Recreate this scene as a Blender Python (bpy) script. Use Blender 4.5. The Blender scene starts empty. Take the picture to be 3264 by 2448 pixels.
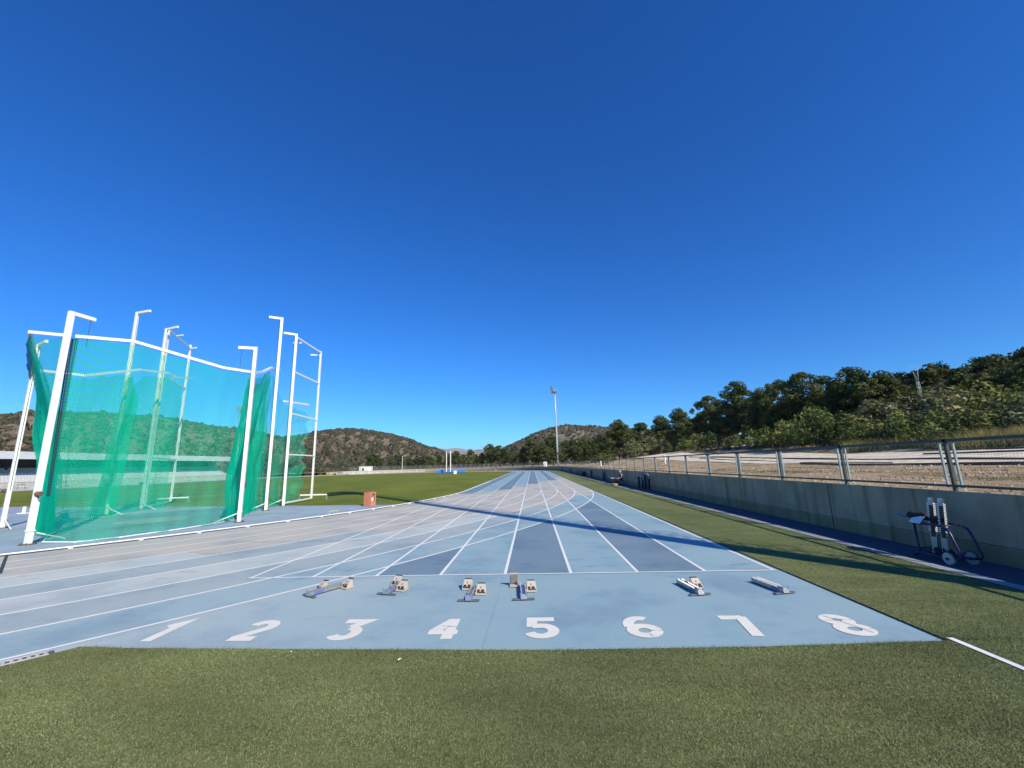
import bpy, bmesh, math, random
import numpy as np
from mathutils import Vector, Matrix
R = math.radians
S = bpy.context.scene
COL = S.collection
rng = np.random.default_rng(7)
random.seed(7)

# ------------------------------------------------------------------ camera, sky, sun
SUN_EL, SUN_AZ = 36.1, 141.4            # azimuth clockwise from +Y (the running direction)
cam = bpy.data.cameras.new('camera')
cam.sensor_width = 36.0
cam.lens = 36.0 * 1313.4 / 3264.0
cam.clip_start, cam.clip_end = 0.05, 30000
co = bpy.data.objects.new('camera', cam)
COL.objects.link(co)
pit, yaw, rol = R(11.10), R(2.47), R(-1.50)
fwd = Vector((-math.sin(yaw), math.cos(yaw), 0)); rgt = Vector((math.cos(yaw), math.sin(yaw), 0)); upv = Vector((0, 0, 1))
f2 = fwd * math.cos(pit) + upv * math.sin(pit)
u2 = upv * math.cos(pit) - fwd * math.sin(pit)
r3 = rgt * math.cos(rol) + u2 * math.sin(rol)
u3 = u2 * math.cos(rol) - rgt * math.sin(rol)
M = Matrix((r3, u3, -f2)).transposed().to_4x4()
M.translation = (5.455, -8.180, 1.998)
co.matrix_world = M
S.camera = co

w = bpy.data.worlds.new('World'); S.world = w; w.use_nodes = True
nt = w.node_tree; nt.nodes.clear()
sky = nt.nodes.new('ShaderNodeTexSky'); sky.sky_type = 'NISHITA'; sky.sun_disc = False
sky.sun_elevation = R(SUN_EL); sky.sun_rotation = R(SUN_AZ)
sky.altitude = 100; sky.air_density = 1.0; sky.dust_density = 0.3; sky.ozone_density = 3.0
hs = nt.nodes.new('ShaderNodeHueSaturation'); hs.inputs['Saturation'].default_value = 1.30
tint = nt.nodes.new('ShaderNodeMix'); tint.data_type = 'RGBA'; tint.blend_type = 'MULTIPLY'; tint.inputs[0].default_value = 1.0; tint.inputs[7].default_value = (0.34, 0.93, 1.50, 1)
bg = nt.nodes.new('ShaderNodeBackground'); bg.inputs['Strength'].default_value = 0.097
wo = nt.nodes.new('ShaderNodeOutputWorld')
nt.links.new(sky.outputs[0], hs.inputs['Color']); nt.links.new(hs.outputs[0], tint.inputs[6]); nt.links.new(tint.outputs[2], bg.inputs['Color']); nt.links.new(bg.outputs[0], wo.inputs['Surface'])

sl = bpy.data.lights.new('sun', 'SUN'); sl.energy = 5.0; sl.angle = R(0.53); sl.color = (1.0, 0.89, 0.69)
so = bpy.data.objects.new('sun', sl); COL.objects.link(so)
sd = Vector((math.sin(R(SUN_AZ)) * math.cos(R(SUN_EL)), math.cos(R(SUN_AZ)) * math.cos(R(SUN_EL)), math.sin(R(SUN_EL))))
so.rotation_euler = sd.to_track_quat('Z', 'Y').to_euler()
so.location = (30, -30, 60)
S.view_settings.view_transform = 'Standard'; S.view_settings.look = 'None'
S.view_settings.exposure = 0.21; S.view_settings.gamma = 1.0; S.view_settings.use_curve_mapping = False
try:
    S.cycles.max_bounces = 8; S.cycles.transparent_max_bounces = 24; S.cycles.use_denoising = True
except Exception: pass

# ------------------------------------------------------------------ helpers
def lin(c): return tuple(((x / 255) / 12.92 if x / 255 <= 0.04045 else ((x / 255 + 0.055) / 1.055) ** 2.4) for x in c)

class NB:
    """small node-building helper"""
    def __init__(s, name):
        s.m = bpy.data.materials.new(name); s.m.use_nodes = True
        s.t = s.m.node_tree; s.b = s.t.nodes['Principled BSDF']
        s.out = s.t.nodes['Material Output']
    def n(s, typ, **kw):
        x = s.t.nodes.new(typ)
        for k, v in kw.items():
            if k in x.inputs.keys(): x.inputs[k].default_value = v
            else: setattr(x, k, v)
        return x
    def l(s, a, b): s.t.links.new(a, b)
    def coord(s, kind='Object', scale=(1, 1, 1)):
        c = s.n('ShaderNodeTexCoord'); mp = s.n('ShaderNodeMapping'); mp.inputs['Scale'].default_value = scale
        s.l(c.outputs[kind], mp.inputs['Vector']); return mp.outputs[0]
    def noise(s, vec, scale, detail=4, rough=0.55):
        x = s.n('ShaderNodeTexNoise'); x.inputs['Scale'].default_value = scale; x.inputs['Detail'].default_value = detail; x.inputs['Roughness'].default_value = rough
        s.l(vec, x.inputs['Vector']); return x.outputs['Fac']
    def ramp(s, fac, stops):
        x = s.n('ShaderNodeValToRGB'); e = x.color_ramp.elements
        while len(e) < len(stops): e.new(0.5)
        for i, (p, c) in enumerate(stops):
            e[i].position = p; e[i].color = (*c, 1) if len(c) == 3 else c
        s.l(fac, x.inputs[0]); return x.outputs[0]
    def mix(s, fac, a, b, mode='MIX'):
        x = s.n('ShaderNodeMix', data_type='RGBA', blend_type=mode)
        for sock, v in ((x.inputs[0], fac), (x.inputs[6], a), (x.inputs[7], b)):
            if isinstance(v, (int, float)): sock.default_value = v
            elif isinstance(v, tuple): sock.default_value = (*v, 1) if len(v) == 3 else v
            else: s.l(v, sock)
        return x.outputs[2]
    def bump(s, fac, strength=0.3, dist=0.01):
        x = s.n('ShaderNodeBump'); x.inputs['Strength'].default_value = strength; x.inputs['Distance'].default_value = dist
        s.l(fac, x.inputs['Height']); s.l(x.outputs[0], s.b.inputs['Normal'])
    def base(s, c):
        if isinstance(c, tuple): s.b.inputs['Base Color'].default_value = (*c, 1)
        else: s.l(c, s.b.inputs['Base Color'])
    def rough(s, r): s.b.inputs['Roughness'].default_value = r

def paint(name, c, rough=0.5, var=0.12, scale=6, metallic=0.0, dirt=None, spec=0.4):
    k = NB(name); v = k.coord('Object'); f = k.noise(v, scale, 5)
    dark = tuple(x * (1 - var) for x in c); lite = tuple(min(1, x * (1 + var * 0.7)) for x in c)
    col = k.ramp(f, [(0.3, dark), (0.7, lite)])
    if dirt:
        f2_ = k.noise(v, scale * 0.45, 7, 0.7)
        x = k.n('ShaderNodeMapRange'); x.inputs['From Min'].default_value = 0.6; x.inputs['From Max'].default_value = 0.72
        k.l(f2_, x.inputs[0]); col = k.mix(x.outputs[0], col, dirt)
    k.base(col); k.rough(rough); k.b.inputs['Metallic'].default_value = metallic
    k.b.inputs['Specular IOR Level'].default_value = spec
    return k.m

class MB:
    def __init__(s): s.v = []; s.f = []; s.mi = []
    def add(s, vs, fs, m=0):
        o = len(s.v); s.v += [tuple(x) for x in vs]; s.f += [tuple(i + o for i in f) for f in fs]; s.mi += [m] * len(fs); return s
    def box(s, c, d, rz=0.0, m=0, tilt=None):
        x, y, z = (q / 2 for q in d); vs = []
        for sx, sy, sz in ((-1,-1,-1),(1,-1,-1),(1,1,-1),(-1,1,-1),(-1,-1,1),(1,-1,1),(1,1,1),(-1,1,1)):
            p = Vector((sx * x, sy * y, sz * z))
            if tilt is not None: p.rotate(Matrix.Rotation(tilt[1], 3, tilt[0]))
            p.rotate(Matrix.Rotation(rz, 3, 'Z')); vs.append((p.x + c[0], p.y + c[1], p.z + c[2]))
        return s.add(vs, [(0,3,2,1),(4,5,6,7),(0,1,5,4),(1,2,6,5),(2,3,7,6),(3,0,4,7)], m)
    def bar(s, p, q, wd=0.1, h=None, m=0, up=(0, 0, 1)):
        h = h or wd; p = Vector(p); q = Vector(q); d = (q - p).normalized(); u = Vector(up)
        if abs(d.dot(u)) > 0.98: u = Vector((1, 0, 0)) if abs(d.x) < 0.9 else Vector((0, 1, 0))
        a = d.cross(u).normalized(); b = a.cross(d).normalized(); vs = []
        for o in (p, q):
            for sa, sb in ((-1,-1),(1,-1),(1,1),(-1,1)): vs.append(o + a * sa * wd / 2 + b * sb * h / 2)
        return s.add(vs, [(3,2,1,0),(4,5,6,7),(0,1,5,4),(1,2,6,5),(2,3,7,6),(3,0,4,7)], m)
    def tube(s, pts, r, n=8, m=0, cap=True):
        pts = [Vector(p) for p in pts]; rs = r if isinstance(r, (list, tuple)) else [r] * len(pts)
        rings = []; prev = None
        for i, p in enumerate(pts):
            d = (pts[min(i + 1, len(pts) - 1)] - pts[max(i - 1, 0)]).normalized()
            if prev is None:
                a = d.cross(Vector((0, 0, 1)))
                if a.length < 1e-3: a = d.cross(Vector((1, 0, 0)))
            else: a = prev - d * prev.dot(d)
            a.normalize(); prev = a; b = d.cross(a)
            rings.append([p + (a * math.cos(2*math.pi*k/n) + b * math.sin(2*math.pi*k/n)) * rs[i] for k in range(n)])
        fs = []
        for i in range(len(pts) - 1):
            for k in range(n): fs.append((i*n+k, i*n+(k+1) % n, (i+1)*n+(k+1) % n, (i+1)*n+k))
        if cap:
            fs.append(tuple(range(n))[::-1]); fs.append(tuple((len(pts)-1)*n+k for k in range(n)))
        return s.add([p for r_ in rings for p in r_], fs, m)
    def ribbon(s, pts, wd, z=None, m=0, closed=False):
        """flat strip along a polyline with mitred corners (pts 2-D, z fixed, or 3-D)"""
        P = [Vector((p[0], p[1])) for p in pts]; Z = [p[2] if z is None else z for p in pts]; n = len(P); vs = []
        for i in range(n):
            if closed: a, b = P[i-1], P[(i+1) % n]
            else: a, b = P[max(i-1, 0)], P[min(i+1, n-1)]
            d1 = (P[i] - a).normalized() if (P[i] - a).length > 1e-9 else (b - P[i]).normalized()
            d2 = (b - P[i]).normalized() if (b - P[i]).length > 1e-9 else d1
            n1 = Vector((-d1.y, d1.x)); n2 = Vector((-d2.y, d2.x)); mm = n1 + n2
            mm = mm.normalized() if mm.length > 1e-4 else n1
            k = min(2.6, 1.0 / max(0.2, mm.dot(n1)))
            for sg in (1, -1): q = P[i] + mm * k * wd / 2 * sg; vs.append((q.x, q.y, Z[i]))
        N = n if closed else n - 1
        return s.add(vs, [(2*i, 2*i+1, 2*((i+1) % n)+1, 2*((i+1) % n)) for i in range(N)], m)
    def poly(s, pts, z, m=0): return s.add([(p[0], p[1], z) for p in pts], [tuple(range(len(pts)))], m)
    def cyl(s, c, r, h, n=24, m=0, axis='Z', r2=None):
        c = Vector(c); r2 = r if r2 is None else r2; ax = {'Z': Vector((0,0,1)), 'X': Vector((1,0,0)), 'Y': Vector((0,1,0))}[axis]
        return s.tube([c - ax * h / 2, c + ax * h / 2], [r, r2], n, m)
    def build(s, name, mats, parent=None, smooth=False, fix=True, bevel=0.0):
        me = bpy.data.meshes.new(name); me.from_pydata([tuple(p) for p in s.v], [], s.f)
        mats = mats if isinstance(mats, (list, tuple)) else [mats]
        for mt in mats: me.materials.append(mt)
        if len(mats) > 1: me.polygons.foreach_set('material_index', s.mi)
        if fix:
            bm = bmesh.new(); bm.from_mesh(me); bmesh.ops.recalc_face_normals(bm, faces=bm.faces); bm.to_mesh(me); bm.free()
        if smooth: me.polygons.foreach_set('use_smooth', [True] * len(me.polygons))
        o = bpy.data.objects.new(name, me); COL.objects.link(o)
        if parent is not None: o.parent = parent; o.matrix_parent_inverse = Matrix.Identity(4)
        if bevel:
            b = o.modifiers.new('bevel', 'BEVEL'); b.width = bevel; b.segments = 2; b.limit_method = 'ANGLE'
        return o

def flat_up(o):
    bm = bmesh.new(); bm.from_mesh(o.data)
    fl = [f for f in bm.faces if f.normal.z < 0]
    if fl: bmesh.ops.reverse_faces(bm, faces=fl)
    bm.to_mesh(o.data); bm.free()

def tag(o, label=None, cat=None, group=None, kind=None):
    if label: o['label'] = label
    if cat: o['category'] = cat
    if group: o['group'] = group
    if kind: o['kind'] = kind
    return o
def empty(name, loc=(0, 0, 0), rz=0.0):
    o = bpy.data.objects.new(name, None); COL.objects.link(o); o.location = loc; o.rotation_euler = (0, 0, rz); o.empty_display_size = 0.2
    return o
def copy_tree(o, parent=None):
    c = o.copy(); COL.objects.link(c)
    if parent is not None: c.parent = parent
    for ch in [x for x in COL.objects if x.parent == o]: copy_tree(ch, c)
    return c
def npmesh(name, V, F, mats, cols=None, cname='tint', uv=None):
    """numpy mesh: V (n,3), F (m,k) equal-size faces; cols per face (m,3)"""
    me = bpy.data.meshes.new(name); n, (m_, k) = len(V), F.shape
    me.vertices.add(n); me.vertices.foreach_set('co', np.ascontiguousarray(V, np.float32).ravel())
    me.loops.add(m_ * k); me.loops.foreach_set('vertex_index', np.ascontiguousarray(F, np.int32).ravel())
    me.polygons.add(m_); me.polygons.foreach_set('loop_start', np.arange(0, m_ * k, k, dtype=np.int32))
    try: me.polygons.foreach_set('loop_total', np.full(m_, k, np.int32))
    except Exception: pass
    if cols is not None:
        a = me.color_attributes.new(cname, 'FLOAT_COLOR', 'CORNER')
        c4 = np.concatenate([cols, np.ones((m_, 1))], 1).astype(np.float32)
        a.data.foreach_set('color', np.repeat(c4, k, 0).ravel())
    for mt in (mats if isinstance(mats, (list, tuple)) else [mats]): me.materials.append(mt)
    me.update(calc_edges=True); me.validate()
    return me
def link(name, me, parent=None):
    o = bpy.data.objects.new(name, me); COL.objects.link(o)
    if parent is not None: o.parent = parent
    return o
def sm(x): x = min(1.0, max(0.0, x)); return x * x * (3 - 2 * x)
def lerp(a, b, t): return a + (b - a) * t

# ------------------------------------------------------------------ track geometry (standard 400 m oval)
YT, LS, CX, RI, LW = 25.77, 84.39, -36.5, 36.5, 1.22
def tp(off, s):
    """point at lateral offset OFF outside the inner line, S metres past the first tangent point (measured on that radius)"""
    r = RI + off
    if s <= 0: a = s / r; return (CX + r * math.cos(a), YT + r * math.sin(a))
    if s <= LS: return (off, YT + s)
    a = (s - LS) / r; return (CX + r * math.cos(a), YT + LS + r * math.sin(a))
def tline(off, s0, s1, step=1.0):
    ss = [s0]
    n = max(1, int(abs(s1 - s0) / step)); ss = [s0 + (s1 - s0) * i / n for i in range(n + 1)]
    ss = sorted(set(ss + [x for x in (0.0, LS) if s0 < x < s1])); return [tp(off, s) for s in ss]

# ------------------------------------------------------------------ materials
def track_material():
    k = NB('track_paint'); a = k.n('ShaderNodeVertexColor'); a.layer_name = 'paint'
    v = k.coord('Object')
    big = k.ramp(k.noise(v, 0.55, 6, 0.6), [(0.36, (0.80, 0.82, 0.88)), (0.5, (1, 1, 1)), (0.66, (1.10, 1.05, 1.0))])
    col = k.mix(1.0, a.outputs['Color'], big, 'MULTIPLY')
    # scuffed darker blotches where athletes start
    f = k.noise(k.coord('Object', (1.0, 2.2, 1)), 1.35, 5, 0.62)
    mr = k.n('ShaderNodeMapRange'); mr.inputs['From Min'].default_value = 0.56; mr.inputs['From Max'].default_value = 0.72; mr.inputs['To Max'].default_value = 0.5
    k.l(f, mr.inputs[0])
    sy = k.n('ShaderNodeSeparateXYZ'); k.l(v, sy.inputs[0])
    near = k.n('ShaderNodeMapRange'); near.inputs['From Min'].default_value = 2.6; near.inputs['From Max'].default_value = 0.5; near.inputs['To Min'].default_value = 0.35; near.inputs['To Max'].default_value = 1.6; k.l(sy.outputs['Y'], near.inputs[0])
    far_ = k.n('ShaderNodeMapRange'); far_.inputs['From Min'].default_value = -0.5; far_.inputs['From Max'].default_value = 0.1; far_.inputs['To Min'].default_value = 0.3; far_.inputs['To Max'].default_value = 1.0; k.l(sy.outputs['Y'], far_.inputs[0])
    m1 = k.n('ShaderNodeMath', operation='MULTIPLY'); k.l(near.outputs[0], m1.inputs[0]); k.l(far_.outputs[0], m1.inputs[1])
    m2 = k.n('ShaderNodeMath', operation='MULTIPLY'); k.l(m1.outputs[0], m2.inputs[0]); k.l(mr.outputs[0], m2.inputs[1])
    col = k.mix(m2.outputs[0], col, (0.50, 0.62, 0.82), 'MULTIPLY')
    fine = k.ramp(k.noise(v, 160, 2, 0.7), [(0.25, (0.78, 0.78, 0.78)), (0.6, (1.06, 1.06, 1.06))])
    col = k.mix(1.0, col, fine, 'MULTIPLY')
    sp = k.n('ShaderNodeTexVoronoi'); sp.inputs['Scale'].default_value = 5.0; k.l(v, sp.inputs['Vector'])
    lt = k.n('ShaderNodeMath', operation='LESS_THAN'); lt.inputs[1].default_value = 0.035; k.l(sp.outputs['Distance'], lt.inputs[0])
    ml = k.n('ShaderNodeMath', operation='MULTIPLY'); ml.inputs[1].default_value = 0.45; k.l(lt.outputs[0], ml.inputs[0])
    col = k.mix(ml.outputs[0], col, (0.10, 0.12, 0.16))
    k.base(col); k.rough(0.85); k.b.inputs['Specular IOR Level'].default_value = 0.25
    k.bump(k.noise(v, 260, 3, 0.7), 0.25, 0.004)
    return k.m
M_TRACK = track_material()
def marking(name, c, wear):
    k = NB(name); v = k.coord('Object')
    f = k.noise(v, 9, 7, 0.72)
    mr = k.n('ShaderNodeMapRange'); mr.inputs['From Min'].default_value = wear; mr.inputs['From Max'].default_value = wear + 0.12; k.l(f, mr.inputs[0])
    g = k.ramp(k.noise(v, 3, 4), [(0.3, tuple(x * 0.9 for x in c)), (0.7, c)])
    k.base(k.mix(mr.outputs[0], g, tuple(x * 0.72 for x in (c[0] * 0.92, c[1] * 0.98, c[2] * 1.1)))); k.rough(0.75)
    return k.m
M_LINE = marking('line_paint', (0.78, 0.80, 0.78), 0.55)
M_LINE_OLD = marking('worn_line_paint', (0.80, 0.80, 0.77), 0.58)
M_NUM = marking('number_paint', (0.76, 0.74, 0.66), 0.60)
M_YLINE = marking('yellow_line_paint', (0.62, 0.50, 0.22), 0.52)
M_FAINT = marking('faint_line_paint', (0.50, 0.57, 0.62), 0.45)
def leaf_mat(name, trans=0.18, rough=0.6):
    k = NB(name); a = k.n('ShaderNodeVertexColor'); a.layer_name = 'tint'
    info = k.n('ShaderNodeObjectInfo')
    vr = k.ramp(info.outputs['Random'], [(0.0, (0.80, 0.86, 0.80)), (0.5, (1, 1, 1)), (1.0, (1.16, 1.10, 0.92))])
    col = k.mix(1.0, a.outputs['Color'], vr, 'MULTIPLY')
    k.base(col); k.rough(rough); k.b.inputs['Specular IOR Level'].default_value = 0.2
    t = k.n('ShaderNodeBsdfTranslucent'); k.l(col, t.inputs[0])
    mx = k.n('ShaderNodeMixShader'); mx.inputs[0].default_value = trans
    k.l(k.b.outputs[0], mx.inputs[1]); k.l(t.outputs[0], mx.inputs[2]); k.l(mx.outputs[0], k.out.inputs[0])
    return k.m
M_LEAF = leaf_mat('foliage')
M_BLADE = leaf_mat('turf_fibre', 0.15, 0.5)
M_TALL = leaf_mat('tall_grass_blades', 0.3, 0.6)
M_BARK = paint('bark', (0.10, 0.075, 0.055), 0.9, 0.4, 5)
M_WHITE = paint('white_steel', (0.82, 0.81, 0.79), 0.4, 0.03, 3, 0)
M_GALV = paint('galvanised_steel', (0.36, 0.42, 0.42), 0.45, 0.15, 7, 0.35)
M_GALVDK = paint('weathered_green_grey_steel', (0.065, 0.085, 0.078), 0.5, 0.2, 7, 0.2)
M_ALU = paint('aluminium', (0.40, 0.42, 0.45), 0.36, 0.12, 12, 0.6)
M_RUST = paint('rusty_plate', (0.17, 0.105, 0.075), 0.85, 0.35, 9)
M_BEIGE = paint('beige_plastic', (0.47, 0.43, 0.37), 0.55, 0.08, 20, 0, (0.40, 0.36, 0.30))
M_DKRED = paint('dark_red_recess', (0.060, 0.012, 0.016), 0.6, 0.2, 20)
M_DKGREY = paint('dark_rubber', (0.045, 0.05, 0.055), 0.7, 0.2, 14)
M_GREYP = paint('grey_rubber_face', (0.27, 0.26, 0.24), 0.8, 0.18, 25)
M_BLUEST = paint('dark_blue_steel', (0.018, 0.016, 0.085), 0.3, 0.2, 10)
M_NAVY = paint('navy_padding', (0.02, 0.028, 0.07), 0.7, 0.3, 10)
M_BLACK = paint('black_fabric', (0.016, 0.017, 0.02), 0.8, 0.3, 14)
M_SHEET = paint('white_sheet', (0.72, 0.76, 0.76), 0.5, 0.06, 5)
M_CONCR = paint('pale_concrete', (0.50, 0.485, 0.44), 0.85, 0.18, 1.2, 0, (0.33, 0.31, 0.28))
M_ORANGE = paint('terracotta_orange', (0.62, 0.22, 0.125), 0.7, 0.10, 4, 0, (0.46, 0.17, 0.10))
M_CONE = paint('orange_plastic', (0.75, 0.20, 0.05), 0.5, 0.1, 8)
M_YEL = paint('pale_yellow_plastic', (0.62, 0.55, 0.22), 0.5, 0.1, 8)
M_MAT = paint('bright_blue_cover', (0.03, 0.20, 0.62), 0.5, 0.18, 2.5)
M_SKIN = paint('skin', (0.42, 0.25, 0.18), 0.6, 0.05, 10)
M_PEACH = paint('cardboard', (0.62, 0.38, 0.22), 0.8, 0.1, 12)
M_SEAT = paint('white_plastic_seat', (0.62, 0.63, 0.64), 0.5, 0.08, 6)
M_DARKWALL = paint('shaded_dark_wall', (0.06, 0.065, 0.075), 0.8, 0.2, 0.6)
M_ROOF = paint('pale_metal_roof', (0.62, 0.645, 0.66), 0.5, 0.08, 0.5)
M_LAMP = paint('floodlight_housing', (0.10, 0.11, 0.12), 0.5, 0.2, 4)
M_GLASS = paint('floodlight_glass', (0.42, 0.46, 0.50), 0.15, 0.05, 4)

def grass_mat(name, c0, c1, c2, sc):
    k = NB(name); v = k.coord('Object', (1, 0.45, 1))
    f = k.noise(k.coord('Object'), sc, 7, 0.65); g = k.noise(v, 0.18, 5, 0.6); h = k.noise(k.coord('Object', (0.35, 1.3, 1)), 2.3, 6, 0.7)
    col = k.ramp(f, [(0.25, c0), (0.5, c1), (0.8, c2)])
    col = k.mix(1.0, col, k.ramp(g, [(0.35, (0.72, 0.78, 0.74)), (0.5, (1, 1, 1)), (0.68, (1.38, 1.22, 1.15))]), 'MULTIPLY')
    col = k.mix(1.0, col, k.ramp(h, [(0.3, (0.68, 0.74, 0.68)), (0.7, (1.25, 1.2, 1.18))]), 'MULTIPLY')
    k.base(col); k.rough(0.9); k.b.inputs['Specular IOR Level'].default_value = 0.1
    k.bump(k.noise(k.coord('Object'), sc * 2.2, 4, 0.75), 0.9, 0.03)
    return k.m
M_TURF = grass_mat('artificial_turf', (0.085, 0.105, 0.04), (0.165, 0.195, 0.082), (0.23, 0.26, 0.12), 26)
M_INF = grass_mat('infield_grass', (0.09, 0.118, 0.016), (0.15, 0.182, 0.026), (0.22, 0.238, 0.045), 7)

def ground_mat():
    k = NB('dry_ground'); v = k.coord('Object'); f = k.noise(v, 1.1, 9, 0.75)
    col = k.ramp(f, [(0.3, (0.21, 0.14, 0.075)), (0.44, (0.42, 0.31, 0.18)), (0.58, (0.56, 0.44, 0.29)), (0.78, (0.68, 0.57, 0.42))])
    g = k.noise(k.coord('Object', (1.0, 0.25, 1)), 0.5, 6, 0.65)
    mr = k.n('ShaderNodeMapRange'); mr.inputs['From Min'].default_value = 0.52; mr.inputs['From Max'].default_value = 0.66; k.l(g, mr.inputs[0])
    col = k.mix(mr.outputs[0], col, (0.165, 0.145, 0.055))
    p = k.n('ShaderNodeTexVoronoi'); p.inputs['Scale'].default_value = 9.0; k.l(v, p.inputs['Vector'])
    lt = k.n('ShaderNodeMath', operation='LESS_THAN'); lt.inputs[1].default_value = 0.22; k.l(p.outputs['Distance'], lt.inputs[0])
    gate = k.n('ShaderNodeMath', operation='MULTIPLY'); k.l(lt.outputs[0], gate.inputs[0]); k.l(k.ramp(k.noise(v, 0.9, 3), [(0.45, (0, 0, 0)), (0.6, (0.85, 0.85, 0.85))]), gate.inputs[1])
    col = k.mix(gate.outputs[0], col, (0.50, 0.44, 0.36))
    k.base(col); k.rough(0.95); k.b.inputs['Specular IOR Level'].default_value = 0.0; k.bump(k.noise(v, 5, 8, 0.75), 1.0, 0.14)
    return k.m
M_DRY = ground_mat()
M_GRAVEL = paint('white_gravel', (0.72, 0.64, 0.50), 0.95, 0.25, 2.2, 0, (0.52, 0.42, 0.29), 0.0)
M_DKSTRIP = paint('dark_edging', (0.055, 0.042, 0.033), 0.95, 0.4, 3, 0, (0.16, 0.115, 0.075), 0.0)
def hill_mat(name, soil, rock, scrub, sc):
    k = NB(name); v = k.coord('Object'); f = k.noise(v, sc, 8, 0.7)
    col = k.ramp(f, [(0.36, scrub), (0.44, soil), (0.60, rock), (0.75, soil)])
    k.base(col); k.rough(0.95); k.b.inputs['Specular IOR Level'].default_value = 0.0; k.bump(k.noise(v, sc * 2, 6, 0.7), 1.0, 2.5)
    return k.m
M_HILL = hill_mat('rocky_hillside', (0.19, 0.142, 0.10), (0.31, 0.24, 0.175), (0.085, 0.08, 0.045), 0.11)
M_HILL2 = hill_mat('grey_rocky_hillside', (0.20, 0.165, 0.13), (0.32, 0.275, 0.22), (0.085, 0.085, 0.06), 0.10)
M_MOUNT = hill_mat('distant_limestone', (0.17, 0.15, 0.12), (0.38, 0.34, 0.29), (0.07, 0.08, 0.05), 0.006)

def wall_mat():
    k = NB('stained_concrete'); v = k.coord('Object')
    f = k.noise(v, 1.4, 7, 0.65); col = k.ramp(f, [(0.3, (0.30, 0.255, 0.175)), (0.55, (0.39, 0.335, 0.235)), (0.8, (0.46, 0.40, 0.29))])
    st = k.noise(k.coord('Object', (1, 1.5, 0.05)), 2.4, 5, 0.65)
    mr = k.n('ShaderNodeMapRange'); mr.inputs['From Min'].default_value = 0.52; mr.inputs['From Max'].default_value = 0.70; mr.inputs['To Max'].default_value = 0.62; k.l(st, mr.inputs[0])
    col = k.mix(mr.outputs[0], col, (0.075, 0.058, 0.038))
    sep = k.n('ShaderNodeSeparateXYZ'); k.l(v, sep.inputs[0])
    band = k.n('ShaderNodeMapRange'); band.inputs['From Min'].default_value = 0.32; band.inputs['From Max'].default_value = 0.30; k.l(sep.outputs['Z'], band.inputs[0])
    col = k.mix(band.outputs[0], col, (0.78, 0.72, 0.62), 'MULTIPLY')
    hd = k.n('ShaderNodeTexVoronoi'); hd.inputs['Scale'].default_value = 1.15; k.l(v, hd.inputs['Vector'])
    lt = k.n('ShaderNodeMath', operation='LESS_THAN'); lt.inputs[1].default_value = 0.05; k.l(hd.outputs['Distance'], lt.inputs[0])
    col = k.mix(lt.outputs[0], col, (0.03, 0.03, 0.028))
    k.base(col); k.rough(0.9); k.b.inputs['Specular IOR Level'].default_value = 0.1; k.bump(k.noise(v, 14, 6, 0.7), 0.4, 0.02)
    return k.m
M_WALL = wall_mat()

def mesh_net(name, cell, thick, col, trans):
    k = NB(name); c = k.n('ShaderNodeTexCoord'); sep = k.n('ShaderNodeSeparateXYZ'); k.l(c.outputs['UV'], sep.inputs[0])
    o = []
    for ax in ('X', 'Y'):
        d = k.n('ShaderNodeMath', operation='DIVIDE'); d.inputs[1].default_value = cell; k.l(sep.outputs[ax], d.inputs[0])
        fr = k.n('ShaderNodeMath', operation='FRACT'); k.l(d.outputs[0], fr.inputs[0])
        lt = k.n('ShaderNodeMath', operation='LESS_THAN'); lt.inputs[1].default_value = thick; k.l(fr.outputs[0], lt.inputs[0]); o.append(lt.outputs[0])
    mx = k.n('ShaderNodeMath', operation='MAXIMUM'); k.l(o[0], mx.inputs[0]); k.l(o[1], mx.inputs[1])
    k.base(col); k.rough(0.6); k.b.inputs['Specular IOR Level'].default_value = 0.2
    tl = k.n('ShaderNodeBsdfTranslucent'); tl.inputs[0].default_value = (*col, 1)
    m1 = k.n('ShaderNodeMixShader'); m1.inputs[0].default_value = trans; k.l(k.b.outputs[0], m1.inputs[1]); k.l(tl.outputs[0], m1.inputs[2])
    tr = k.n('ShaderNodeBsdfTransparent'); m2 = k.n('ShaderNodeMixShader')
    k.l(mx.outputs[0], m2.inputs[0]); k.l(tr.outputs[0], m2.inputs[1]); k.l(m1.outputs[0], m2.inputs[2]); k.l(m2.outputs[0], k.out.inputs[0])
    return k.m
M_NET = mesh_net('green_netting', 0.045, 0.225, (0.0, 0.70, 0.40), 0.55)
M_NETF = mesh_net('gathered_green_netting', 0.045, 0.42, (0.0, 0.70, 0.42), 0.55)
M_NETDK = mesh_net('dark_net_hem', 0.045, 0.62, (0.008, 0.05, 0.07), 0.2)
M_WIRE = mesh_net('fence_wire', 0.06, 0.06, (0.30, 0.33, 0.32), 0.0)

# ------------------------------------------------------------------ the ground sheets
g = MB().poly([(-6000, -6000), (6000, -6000), (6000, 6000), (-6000, 6000)], -0.06).build('ground', M_DRY); flat_up(g); tag(g, kind='structure')
BL, DK, BG = (0.255, 0.385, 0.445), (0.165, 0.25, 0.32), (0.46, 0.45, 0.41)
DKW, LTW = (0.345, 0.415, 0.435), (0.46, 0.515, 0.505)   # weathered, dusty versions used on the bend

tv, tf, tc = [], [], []
def quad(p, c0, c1=None):
    i = len(tv); tv.extend(p); tf.append((i, i+1, i+2, i+3)); c1 = c1 or c0; tc.append((c0, c0, c1, c1))
# base sheet: chute and start area
for (x0, y0, x1, y1, ca, cb) in ((-90, -30, 0, 162, LTW, LTW), (0, -30, 9.90, 112, BL, BL), (0, 112, 9.90, 162, BL, BL)):
    quad([(x0, y0, 0), (x1, y0, 0), (x1, y1, 0), (x0, y1, 0)], ca, cb)
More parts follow.
